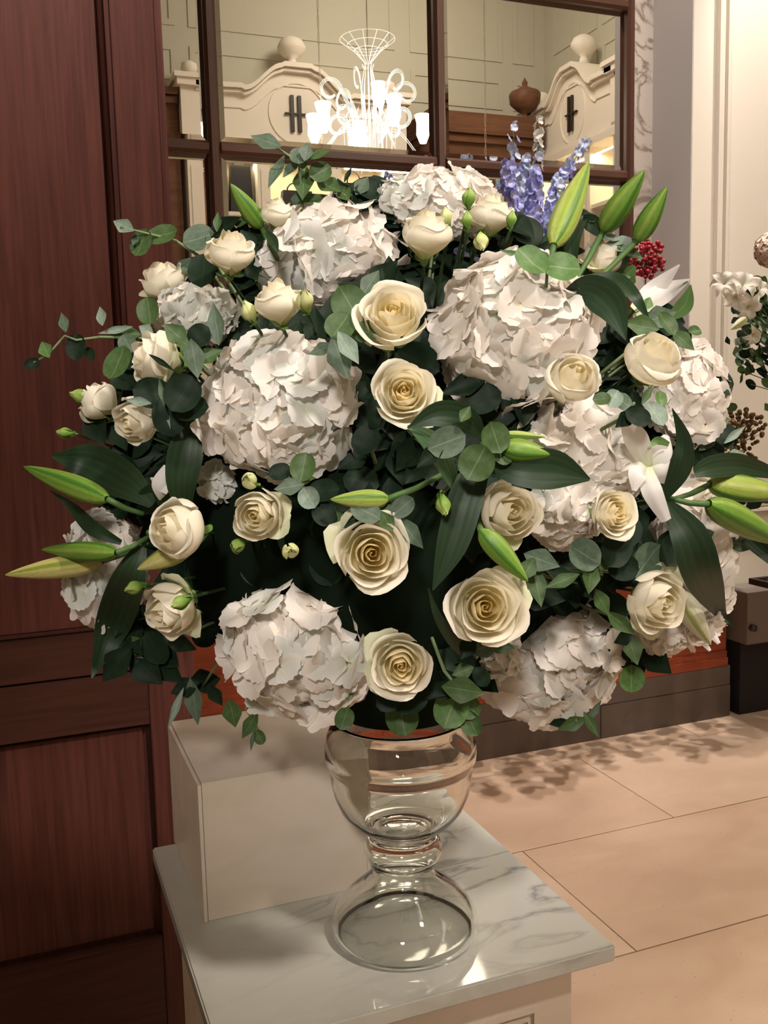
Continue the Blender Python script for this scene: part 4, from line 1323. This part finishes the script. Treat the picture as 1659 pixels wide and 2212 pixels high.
small_vase('flower_vase', 'tall glass vase of blue delphiniums on the console behind the bouquet', 2.03, 3.62, 0.62, 0.085)
FL5 = [floret_mesh(60 + i, 5, 0.55, 0.95, 0.0) for i in range(3)]
FLM = {}
for mt in ('delphinium_blue', 'delphinium_pale', 'delphinium_white'):
    for k in range(3):
        c = FL5[k].copy(); c.materials.clear(); c.materials.append(MATS[mt]); FLM[(mt, k)] = c


def delphinium(label, pix, n, mt, depth, dens=1.0, spread=13, szpx=9, start=0.0, seed=0):
    n = int(n * 1.35)
    rnd = random.Random(seed + 900)
    P = [onY(x, y, depth) for (x, y) in pix]
    base = Vector((2.03 + rnd.uniform(-0.03, 0.03), 3.62 + rnd.uniform(-0.03, 0.03), 0.99))
    root = thing('delphinium', label, 'delphinium', base, 'delphiniums in the glass vase')
    neck = Vector((2.03 + rnd.uniform(-0.03, 0.03), 3.62, 1.56))
    MB().tube([base, neck] + P, [0.004, 0.004] + [0.003] * (len(P) - 1) + [0.0015], 5).build('stem', 'stem_green', root, smooth=True)
    for i in range(n):
        t = start + (1 - start) * (i + 0.5) / n
        f = t * (len(P) - 1)
        k = min(int(f), len(P) - 2)
        c = P[k].lerp(P[k + 1], f - k)
        px = pxm(c)
        a = i * 2.4 + seed
        off = spread * px * (1.15 - 0.75 * t) * rnd.uniform(0.6, 1.2)
        d = Vector((math.cos(a), math.sin(a), rnd.uniform(-0.2, 0.5))).normalized()
        nn = (d + Vector((0, -0.4, rnd.uniform(-0.2, 0.3)))).normalized()
        m_ = mt if not isinstance(mt, tuple) else (mt[0] if rnd.random() > t else mt[1])
        s_ = 1.3 * szpx * px * rnd.uniform(0.75, 1.15) * (1.1 - 0.3 * t)
        put('floret', FLM[(m_, rnd.randrange(3))], root, Matrix.Translation(c + d * off) @ basis(nn, RT) @ Matrix.Scale(s_, 4))
    return root


B, Pl, Wh = 'delphinium_blue', 'delphinium_pale', 'delphinium_white'
delphinium('pale blue delphinium spike, leftmost and most open towards its tip', [(1120, 620), (1115, 430), (1108, 262)], 20, (B, Pl), 3.50, spread=16, szpx=10, seed=1)
delphinium('white tipped delphinium spike, tallest in the middle of the vase', [(1150, 600), (1160, 400), (1165, 250)], 24, (Pl, Wh), 3.55, spread=13, szpx=9, seed=2)
delphinium('pale blue delphinium spike leaning right in front of the wall sign reflection', [(1150, 600), (1205, 400), (1272, 298)], 30, (B, Pl), 3.52, spread=15, szpx=9, seed=3)
delphinium('violet blue delphinium spike low on the left of the vase', [(1120, 650), (1105, 480), (1098, 345)], 40, (B, B), 3.48, spread=22, szpx=10, seed=4)
delphinium('thick violet delphinium spike in the middle of the vase', [(1140, 660), (1150, 500), (1155, 370)], 52, (B, B), 3.5, spread=26, szpx=10, seed=5)
delphinium('violet delphinium spike low on the right of the vase', [(1160, 650), (1190, 480), (1215, 370)], 44, (B, Pl), 3.52, spread=22, szpx=10, seed=6)
delphinium('short violet delphinium spike lowest at the front of the vase', [(1130, 680), (1125, 560), (1160, 440)], 44, (B, B), 3.44, spread=26, szpx=10, seed=7)
delphinium('frosty blue delphinium spike behind the others near the mirror rail', [(1140, 600), (1130, 430), (1135, 340)], 34, (Pl, Pl), 3.62, spread=20, szpx=10, seed=8)
delphinium('thin blue delphinium arching left over the top of the bouquet', [(1100, 560), (960, 470), (830, 375)], 8, (B, B), 3.5, spread=6, szpx=8, start=0.82, seed=9)


def cluster(label, name, cat, cx, cy, depth, rx, ry, n, rb, m, stem_base, seed, group=None):
    rnd = random.Random(seed)
    c0 = onY(cx, cy, depth)
    k = pxm(c0)
    root = thing(name, label, cat, stem_base, group)
    sm = MB().tube([stem_base, Vector((c0.x, c0.y, c0.z - ry * k * 1.5)), c0], [0.004, 0.003, 0.002], 6)
    me = MB().ball((0, 0, 0), 1, 7, 5).data('berry', True)
    me.materials.append(MATS[m])
    for i in range(n):
        v_ = Vector((rnd.gauss(0, 0.5), rnd.gauss(0, 0.5), rnd.gauss(0, 0.5)))
        if v_.length > 1:
            v_.normalize()
        p = c0 + RT * (v_.x * rx * k) + UP * (v_.y * ry * k) + FW * (v_.z * rx * k * 0.7)
        put('berry', me, root, Matrix.Translation(p) @ Matrix.Scale(rb * k * rnd.uniform(0.8, 1.2), 4))
        if i % 4 == 0:
            sm.tube([c0 - UP * (ry * k * 0.8), p], 0.0012, 4)
    sm.build('stem', 'stem_green', root, smooth=True)
    return root


small_vase('flower_vase', 'slim glass vase of red and brown berries on the right end of the console', 2.72, 3.52, 0.40, 0.07)
cluster('dark red berry cluster behind the upright lily buds', 'berry_spray', 'berries', 1395, 560, 3.45, 44, 42, 130, 4.8, 'berry_red', Vector((2.70, 3.52, 0.96)), 1)
cluster('brown berry spray beside the far right hydrangea', 'berry_spray', 'berries', 1590, 925, 3.30, 62, 42, 150, 5, 'berry_brown', Vector((2.74, 3.52, 0.96)), 2)
cluster('reddish brown berry tips under the brown spray', 'berry_spray', 'berries', 1600, 985, 3.28, 44, 26, 60, 4.6, 'berry_brown', Vector((2.72, 3.50, 0.96)), 3)

# unseen plant added over the console edge, casting leaf shadows on floor and plinth
random.seed(21)
pl = thing('shadow_plant', 'unseen leafy plant in a low trough, added over the console front to cast leaf shadows', 'plant', (1.95, 3.53, 0.9355))
MB().box(1.05, 1.88, 3.47, 3.57, 0.9355, 1.06).box(2.2, 2.6, 3.45, 3.56, 0.9355, 1.06).build('trough', 'dark_metal', pl, bevel=0.004)
smb = MB()
for i in range(230):
    x_ = random.uniform(1.0, 2.98)
    y_ = random.uniform(3.08, 3.42) + 0.05 * math.sin(x_ * 9)
    p = Vector((x_, y_, random.uniform(1.0, 1.22)))
    nrm = Vector((random.uniform(-0.5, 0.5), random.uniform(-0.8, 0.1), 1)).normalized()
    tn = random.choice(('leaf_green', 'leaf_dark', 'leaf_dark'))
    put('leaf', EUC[(tn, random.randrange(2), 0)], pl, Matrix.Translation(p) @ basis(nrm, RT) @ Matrix.Rotation(random.uniform(0, 6), 4, 'Z') @ Matrix.Diagonal((0.030, 0.042, 0.036, 1)))
    if i % 3 == 0:
        smb.tube([Vector((min(max(x_, 1.1), 2.55), 3.5, 1.04)), Vector((x_, y_ + 0.06, p.z + 0.06)), p], 0.002, 4)
smb.build('stem', 'stem_dark', pl, smooth=True)

# arrangement at the right edge
small_vase('flower_vase', 'tall glass vase of white lilies on the dark side table', 3.42, 3.10, 0.75, 0.08, 0.664)
random.seed(5)


def far_point(x, y, Y=3.15):
    return onY(x, y, Y)


vb = Vector((3.42, 3.10, 0.70))
fb = thing('leafy_sprays', 'green and grey leafy sprays in the tall vase at the right edge', 'foliage', vb)
smb = MB()
for i in range(170):
    x_, y_ = random.gauss(1648, 36), random.gauss(715, 52)
    if y_ < 600 or x_ < 1566:
        continue
    p = far_point(x_, y_, random.uniform(3.05, 3.28))
    k = pxm(p)
    nrm = Vector((random.uniform(-0.7, 0.7), -1, random.uniform(-0.3, 0.9))).normalized()
    tn = random.choice(('leaf_green', 'leaf_dark', 'leaf_dark', 'leaf_green', 'leaf_pale'))
    put('leaf', EUC[(tn, random.randrange(2), 0)], fb, Matrix.Translation(p) @ basis(nrm, RT) @ Matrix.Rotation(random.uniform(0, 6), 4, 'Z') @ Matrix.Diagonal((10 * k, 14 * k, 12 * k, 1)))
    if i % 5 == 0:
        smb.tube([vb, Vector((3.42, 3.1, 1.40)), p], 0.002, 4)
smb.build('stem', 'stem_green', fb, smooth=True)


def far_lily(label, x, y, r, face, seed):
    rnd = random.Random(seed)
    p = far_point(x, y, 3.05)
    k = pxm(p)
    root = thing('lily_flower', label, 'lily', p, 'white lilies at the right edge')
    for q in range(6):
        a = q * PI / 3 + rnd.uniform(-0.2, 0.2)
        cu = rnd.uniform(0.1, 0.6)

        def fn(u, v):
            s = (u - 0.5) * 2
            wd = 0.27 * math.sin(PI * min(1, 0.1 + v * 0.86)) ** 0.8
            rr = v * (1 - 0.1 * cu)
            z = 0.45 * math.sin(v * PI * 0.8) - cu * v * v * v + 0.1 * s * s
            return (rr * math.cos(a) - s * wd * math.sin(a), rr * math.sin(a) + s * wd * math.cos(a), z)
        me = grid('petal', fn, 4, 8)
        me.materials.append(MATS['delphinium_white'] if q % 2 else MATS['hydrangea_white'])
        put('petal', me, root, Matrix.Translation(p) @ basis(screen(*face), RT) @ Matrix.Scale(r * k, 4))
    stem_part(root, p, Vector((3.42, 3.1, 1.38)), 0.002, 0.002)


for i, (x, y, r_, f_, lb) in enumerate((
        (1565, 615, 34, (-0.4, 0.3, 0.8), 'leftmost open white lily of the right edge arrangement'),
        (1602, 618, 36, (0.1, 0.4, 0.9), 'open white lily with cream throat beside the leftmost one'),
        (1635, 625, 34, (0.5, 0.3, 0.8), 'white lily touching the right picture edge'),
        (1615, 662, 34, (-0.1, -0.4, 0.9), 'hanging white lily with curled back petals'),
        (1588, 640, 30, (-0.3, -0.5, 0.8), 'blush shaded lily drooping under the leftmost one'),
        (1625, 722, 26, (0.2, -0.4, 0.8), 'lowest pale lily above the grey leaves'))):
    far_lily(lb, x, y, r_, f_, i + 3)
p0, p1 = far_point(1612, 688, 3.0), far_point(1578, 712, 3.0)
rr_ = thing('lily_bud', 'long cream lily bud under the right edge lilies', 'lily bud', p0, 'white lilies at the right edge')
put('bud', BUDM['lily_bud_white'], rr_, Matrix.Translation(p0) @ basis(p1 - p0, screen(0, 0, 1)) @ Matrix.Diagonal((10 * pxm(p0), 10 * pxm(p0), (p1 - p0).length, 1)))
stem_part(rr_, p0, Vector((3.42, 3.1, 1.38)), 0.002, 0.002)
hp = far_point(1668, 540, 3.2)
hk = pxm(hp)
hr = thing('hydrangea', 'blush pink hydrangea at the right picture edge', 'hydrangea', hp)
put('core', CORE, hr, Matrix.Translation(hp) @ Matrix.Scale(28 * hk, 4), 'hydrangea_core')
me_b = [floret_mesh(80 + i) for i in range(2)]
for q in me_b:
    q.materials.append(MATS['rose_blush'])
for i in range(60):
    zz = 1 - 2 * (i + 0.5) / 60
    ph = i * 2.4
    q = Vector((math.sqrt(1 - zz * zz) * math.cos(ph), math.sqrt(1 - zz * zz) * math.sin(ph), zz))
    put('floret', me_b[i % 2], hr, Matrix.Translation(hp + q * 34 * hk) @ basis(q, RT) @ Matrix.Rotation(i, 4, 'Z') @ Matrix.Scale(13 * hk, 4))
stem_part(hr, hp, Vector((3.42, 3.1, 1.38)), 0.003, 0.003)

# ================================================================== THE HALL BEHIND THE CAMERA, SEEN IN THE MIRROR
YB = -3.3
wb = struct(MB().box(-1.6, 6.6, YB - 0.15, YB, 0, 6.7), 'wall_back', 'paint_hall')
wr = struct(MB().box(6.6, 6.75, YB, 3.95, 0, 6.7), 'wall_right', 'paint_hall')


def wall_frame(par, axis, a0, a1, z0, z1, t=0.06):
    mb = MB()
    for (u0, u1, w0, w1) in ((a0, a1, z0, z0 + t), (a0, a1, z1 - t, z1), (a0, a0 + t, z0 + t, z1 - t), (a1 - t, a1, z0 + t, z1 - t)):
        if axis == 'B':
            mb.box(u0, u1, YB, YB + 0.014, w0, w1)
        else:
            mb.box(6.586, 6.6, u0, u1, w0, w1)
    mb.build('moulding', 'paint_hall', par)


for (x0, x1) in ((-1.0, 1.05), (1.25, 1.95), (2.1, 4.55), (4.75, 6.0), (6.15, 6.45)):
    wall_frame(wb, 'B', x0, x1, 5.05, 5.42)
    wall_frame(wb, 'B', x0, x1, 5.62, 6.45)
for k in range(6):
    y0 = YB + 0.25 + k * 1.05
    wall_frame(wr, 'R', y0, y0 + 0.42, 5.02, 5.5)
    wall_frame(wr, 'R', y0, y0 + 0.42, 5.68, 6.45)
    wall_frame(wr, 'R', y0 + 0.52, y0 + 0.95, 5.02, 5.5)
    wall_frame(wr, 'R', y0 + 0.52, y0 + 0.95, 5.68, 6.45)


def shelf_cabinet(label, origin, rotz, sx=1.0):
    """white shelf cabinet with a scrolled pediment, three ball finials and a letter emblem; local x along its front, -y into the wall"""
    R = Matrix.Translation(origin) @ Matrix.Rotation(rotz, 4, 'Z') @ Matrix.Diagonal((sx, 1, 1, 1))
    root = bpy.data.objects.new('display_cabinet', None)
    COL.objects.link(root)
    root.matrix_basis = R
    tag(root, label, 'cabinet')

    def add(mb, name, m, parent=root, smooth=False, lb=None):
        return new(name, mb.data(name, smooth), parent, m, lb)
    W = 1.26
    add(MB().box(-W, W, 0.0, 0.05, 0, 4.35), 'back_panel', 'shelf_glow')
    for x in (-W, -W / 3 - 0.07, W / 3 - 0.07, W - 0.2):
        wd = 0.2 if abs(x) > W * 0.8 else 0.14
        pc = add(MB().box(x, x + wd, 0.05, 0.42, 0, 4.22), 'pilaster', 'paint_cabinet')
        add(MB().box(x + 0.035, x + wd - 0.035, 0.42, 0.43, 0.2, 4.05), 'fielded_panel', 'paint_cabinet', pc)
    for z in (0.3, 1.1, 1.9, 2.7, 3.55):
        add(MB().box(-W + 0.2, W - 0.2, 0.05, 0.40, z, z + 0.04), 'shelf', 'paint_cabinet')
    add(MB().box(-W - 0.04, W + 0.04, 0.05, 0.46, 4.22, 4.30).box(-W, W, 0.05, 0.42, 4.30, 4.36), 'lintel', 'paint_cabinet')

    def top(x):
        a = abs(x)
        if a < 0.17:
            return 5.20
        if a < 0.62:
            t = (a - 0.17) / 0.45
            return 5.20 - 0.27 * (0.5 - 0.5 * math.cos(t * PI)) - 0.02
        return 4.93 - 0.03 * (a - 0.62)
    xs = [-1.14 + 2.28 * i / 60 for i in range(61)]
    add(MB().prism([(-1.14, 4.36)] + [(x, top(x)) for x in xs] + [(1.14, 4.36)], 0.05, 0.40), 'pediment', 'paint_cabinet')
    for (dz, th_, yy, nm) in ((0.0, 0.05, 0.50, 'cornice'), (-0.055, 0.035, 0.46, 'cornice'), (-0.22, 0.018, 0.415, 'moulding')):
        V = MB()
        for i in range(60):
            x0, x1 = xs[i], xs[i + 1]
            z0, z1 = top(x0) + dz, top(x1) + dz
            b = len(V.v)
            for (x, z) in ((x0, z0), (x1, z1)):
                V.v += [(x, 0.4, z), (x, yy, z), (x, yy, z - th_), (x, 0.4, z - th_)]
            for k in range(4):
                V.f.append((b + k, b + (k + 1) % 4, b + 4 + (k + 1) % 4, b + 4 + k))
        add(V, nm, 'paint_cabinet')
    for x in (-1.16, 1.16):
        q = add(MB().box(x - 0.14, x + 0.14, 0.05, 0.44, 4.36, 4.86).box(x - 0.18, x + 0.18, 0.02, 0.50, 4.86, 4.93).box(x - 0.21, x + 0.21, 0.02, 0.53, 4.93, 4.98), 'corner_post', 'paint_cabinet')
        add(MB().lathe([(0, 0), (0.05, 0), (0.03, 0.05), (0.06, 0.07), (0.09, 0.12), (0.08, 0.17), (0.03, 0.20), (0, 0.205)], (x, 0.25, 4.98), 20), 'finial', 'paint_cabinet', q, True)
    add(MB().lathe([(0, 0), (0.08, 0), (0.05, 0.05), (0.045, 0.09), (0.10, 0.12), (0.155, 0.18), (0.16, 0.22), (0.125, 0.285), (0.06, 0.32), (0, 0.33)], (0, 0.25, 5.22), 24), 'finial', 'paint_cabinet', smooth=True)
    # round field with the dark letter
    ring = MB()
    for i in range(40):
        a0, a1 = 2 * PI * i / 40, 2 * PI * (i + 1) / 40
        b = len(ring.v)
        for a in (a0, a1):
            for (r_, y_) in ((0.335, 0.40), (0.335, 0.412), (0.32, 0.412), (0.32, 0.40)):
                ring.v.append((r_ * math.cos(a), y_, 4.68 + r_ * math.sin(a)))
        for k in range(4):
            ring.f.append((b + k, b + (k + 1) % 4, b + 4 + (k + 1) % 4, b + 4 + k))
    add(ring, 'ring_moulding', 'paint_cabinet')
    em = MB()
    for x in (-0.085, 0.0):
        em.box(x, x + 0.040, 0.405, 0.43, 4.48, 4.87)
    b = len(em.v)
    em.prism([(-0.15, 4.665), (0.15, 4.665), (0.15, 4.682), (-0.15, 4.682)], 0.405, 0.432)
    add(em, 'letter', 'letter_dark', lb='dark letter H with a long crossbar')
    for zz in (0.9, 2.3, 3.95):
        for xx in (-0.9, 0, 0.9):
            pass
    return root, R


c1, R1 = shelf_cabinet('white display cabinet facing the mirror with an H on its scrolled pediment', (3.2, YB + 0.001, 0), 0)
# real strip lights inside the cabinets
for nm, pos, to in (('cabinet_strip_light', (3.2, YB + 0.30, 4.15), (3.2, YB + 0.1, 3.4)), ('cabinet_strip_light', (6.28, -2.05, 4.15), (6.5, -2.05, 3.4))):
    d = bpy.data.lights.new(nm, 'AREA')
    d.shape = 'RECTANGLE'; d.size = 2.2; d.size_y = 0.05; d.energy = 14; d.color = (1.0, 0.84, 0.58)
    if pos[0] > 5:
        d.size, d.size_y = 0.05, 2.2
    o = bpy.data.objects.new(nm, d); COL.objects.link(o); o.location = pos
c2, R2 = shelf_cabinet('white display cabinet on the side wall seen obliquely with an H on its pediment', (6.599, -2.0, 0), PI / 2, 0.78)


def handbag(label, p, w_, h_, m='bag_black'):
    root = thing('handbag', label, 'handbag', p)
    mb = MB().prism([(-w_ / 2, 0), (w_ / 2, 0), (w_ * 0.42, h_), (-w_ * 0.42, h_)], -0.05, 0.05)
    b = new('body', mb.data('body'), root, m)
    pts = [(w_ * 0.28 * math.cos(a), 0, h_ + h_ * 0.35 * math.sin(a)) for a in [PI * i / 8 for i in range(9)]]
    new('handle', MB().tube(pts, 0.008, 6).data('handle', True), root, m)
    return root


for (x, z, w_, h_, lb) in ((2.28, 3.5915, 0.24, 0.5, 'black handbag on the top shelf beside the left pilaster'), (2.55, 3.5915, 0.26, 0.52, 'black handbag on the top shelf right of the narrow one'),
                           (3.2, 3.5915, 0.4, 0.28, 'low wide black handbag on the middle top shelf'), (3.9, 3.5915, 0.3, 0.4, 'black handbag on the top shelf of the right bay')):
    handbag(lb, (x, YB + 0.25, z), w_, h_)

# brown wooden cupboard with urn beside the white cabinet
wc = thing('wooden_cupboard', 'brown wooden cupboard with a stepped cornice between the white cabinets', 'cupboard', (5.5, YB, 0))
MB().box(4.66, 6.08, YB + 0.002, YB + 0.74, 0, 4.42).build('carcass', 'wood_hall', wc)
MB().box(4.64, 6.10, YB + 0.002, YB + 0.78, 4.42, 4.50).box(4.62, 6.12, YB + 0.002, YB + 0.82, 4.51, 4.74).build('cornice', 'wood_hall', wc)
for (x0, x1) in ((4.72, 5.34), (5.40, 6.02)):
    MB().box(x0, x1, YB + 0.742, YB + 0.76, 0.3, 4.3).build('door', 'wood_hall', wc, bevel=0.004)
un = MB().lathe([(0, 0), (0.08, 0), (0.085, 0.03), (0.03, 0.06), (0.03, 0.1), (0.1, 0.14), (0.18, 0.22), (0.19, 0.32), (0.17, 0.35), (0.10, 0.38), (0.03, 0.42), (0.035, 0.46), (0, 0.52)], (5.98, YB + 0.60, 4.741), 24).build('urn', 'wood_hall', smooth=True)
tag(un, 'brown wooden urn on the wooden cupboard, seen in the mirror', 'urn')
wl = thing('wooden_cupboard', 'narrow brown wooden cupboard at the left of the white cabinet in the mirror', 'cupboard', (1.4, YB, 0))
MB().box(0.9, 1.89, YB + 0.002, YB + 0.30, 0, 4.70).build('carcass', 'wood_hall', wl)
MB().box(0.86, 1.885, YB + 0.002, YB + 0.36, 4.70, 4.77).box(0.82, 1.88, YB + 0.002, YB + 0.40, 4.78, 4.85).build('cornice', 'wood_hall', wl)
MB().box(1.0, 1.83, YB + 0.302, YB + 0.32, 0.3, 4.42).build('door', 'wood_hall', wl, bevel=0.004)

# chandelier
CH = Vector((2.65, 0.8, 0))
ch = thing('chandelier', 'glass chandelier with curling arms and glowing tulip lamps, seen in the mirror', 'chandelier', (2.65, 0.8, 3.9))
MB().tube([CH + Vector((0, 0, 4.0)), CH + Vector((0, 0, 6.7))], 0.004, 5).build('cable', 'chain', ch)
mb = MB()
for z, r_ in ((4.17, 0.205), (4.13, 0.15), (4.09, 0.10)):
    mb.tube([CH + Vector((r_ * math.cos(a), r_ * math.sin(a), z)) for a in [2 * PI * i / 40 for i in range(41)]], 0.0022, 4)
for k in range(12):
    a = 2 * PI * k / 12
    mb.tube([CH + Vector((0.02 * math.cos(a), 0.02 * math.sin(a), 4.0)), CH + Vector((0.1 * math.cos(a), 0.1 * math.sin(a), 4.09)), CH + Vector((0.205 * math.cos(a), 0.205 * math.sin(a), 4.17))], 0.0022, 4)
mb.build('wire_crown', 'crystal_glow', ch)
mb = MB()
for k in range(10):
    a = 2 * PI * k / 10
    mb.tube([CH + Vector((r_ * math.cos(a), r_ * math.sin(a), z)) for r_, z in ((0.045, 3.99), (0.03, 3.96), (0.05, 3.86), (0.06, 3.75), (0.05, 3.6), (0.03, 3.3))], 0.003, 4)
mb.build('centre_column', 'crystal_glow', ch)
for k in range(6):
    a = 2 * PI * (k + 0.12) / 6
    ca, sa = math.cos(a), math.sin(a)
    mb = MB()
    for dr in (-0.012, 0.0, 0.012):
        pts = []
        for i in range(26):
            t = i / 25
            if t < 0.35:
                q = t / 0.35
                r_, z = 0.09 + 0.12 * q ** 1.5, 3.48 + 0.32 * q
            else:
                q = (t - 0.35) / 0.65
                an = PI - q * PI * 1.75
                R_ = (0.085 + dr) * (1 - 0.4 * q)
                r_, z = 0.295 + R_ * math.cos(an), 3.80 + R_ * math.sin(an)
            pts.append(CH + Vector(((r_ + (dr if t < 0.35 else 0)) * ca, (r_ + (dr if t < 0.35 else 0)) * sa, z)))
        mb.tube(pts, 0.0026, 4)
    mb.build('scroll_arm', 'crystal_glow', ch)
for a in (0.10, 1.5, 2.85, 3.6, 4.9):
    ca, sa = math.cos(a), math.sin(a)
    for (rad, zb_) in ((0.42, 3.47),):
        mb = MB()
        for dr in (-0.01, 0.01):
            pts = []
            for i in range(16):
                t = i / 15
                r_ = 0.06 + (rad - 0.06) * t
                z = 3.45 + 0.10 * math.sin(t * PI * 1.3) + (zb_ - 3.47) * t + dr
                pts.append(CH + Vector((r_ * ca, r_ * sa, z - 0.06 * t)))
            mb.tube(pts, 0.003, 4)
        arm = mb.build('lamp_arm', 'crystal_glow', ch)
        c = CH + Vector((rad * ca, rad * sa, zb_ - 0.03))
        l = MB().lathe([(0.0, 0.0), (0.025, 0.005), (0.05, 0.07), (0.046, 0.15), (0.062, 0.21), (0.058, 0.212), (0.042, 0.15), (0.045, 0.07), (0, 0.02)], c, 16)
        l.build('lamp_shade', 'lamp_white', arm, smooth=True)
for k in range(6):
    a = 2 * PI * (k + 0.62) / 6
    mb = MB()
    for dr in (-0.012, 0.0, 0.012):
        pts = []
        for i in range(22):
            an = PI * 0.95 - i / 21 * PI * 1.9
            R_ = (0.075 + dr) * (1 - 0.25 * i / 21)
            pts.append(CH + Vector(((0.25 + R_ * math.cos(an)) * math.cos(a), (0.25 + R_ * math.cos(an)) * math.sin(a), 3.58 + R_ * math.sin(an))))
        mb.tube([CH + Vector((0.1 * math.cos(a), 0.1 * math.sin(a), 3.44))] + pts, 0.0028, 4)
    mb.build('curl', 'crystal_glow', ch)
mb = MB()
rnd = random.Random(3)
for k in range(36):
    a = 2 * PI * k / 36
    r_ = 0.06 + 0.11 * (k % 3) / 2
    mb.tube([CH + Vector((r_ * 0.9 * math.cos(a), r_ * 0.9 * math.sin(a), 3.66)), CH + Vector((r_ * 1.15 * math.cos(a), r_ * 1.15 * math.sin(a), 3.6)), CH + Vector((r_ * 1.1 * math.cos(a), r_ * 1.1 * math.sin(a), 3.25))], 0.0015, 4)
mb.build('glass_strands', 'crystal_glow', ch)
for k in range(2):
    a = (1.3, 3.9)[k]
    c = CH + Vector((0.12 * math.cos(a), 0.12 * math.sin(a), (3.66, 3.36)[k]))
    MB().lathe([(0.0, 0.0), (0.025, 0.005), (0.05, 0.07), (0.048, 0.13), (0.055, 0.17), (0.05, 0.17), (0, 0.02)], c, 16).build('lamp_shade', 'lamp_white', ch, smooth=True)
for (px_, lb) in ((688, 'thin hanging chain left of the chandelier in the mirror'), (1043, 'thin hanging chain in the right hand mirror pane')):
    p = onY(px_, 180, 7.0)
    x, y = p.x, 2 * YM - 7.0
    mb = MB()
    n_ = 70
    for sgn in (0, PI):
        mb.tube([(x + 0.006 * math.cos(i * 1.3 + sgn), y + 0.006 * math.sin(i * 1.3 + sgn), 3.3 + 3.4 * i / n_) for i in range(n_ + 1)], 0.0022, 4)
    tag(mb.build('hanging_chain', 'chain', smooth=True), lb, 'chain')
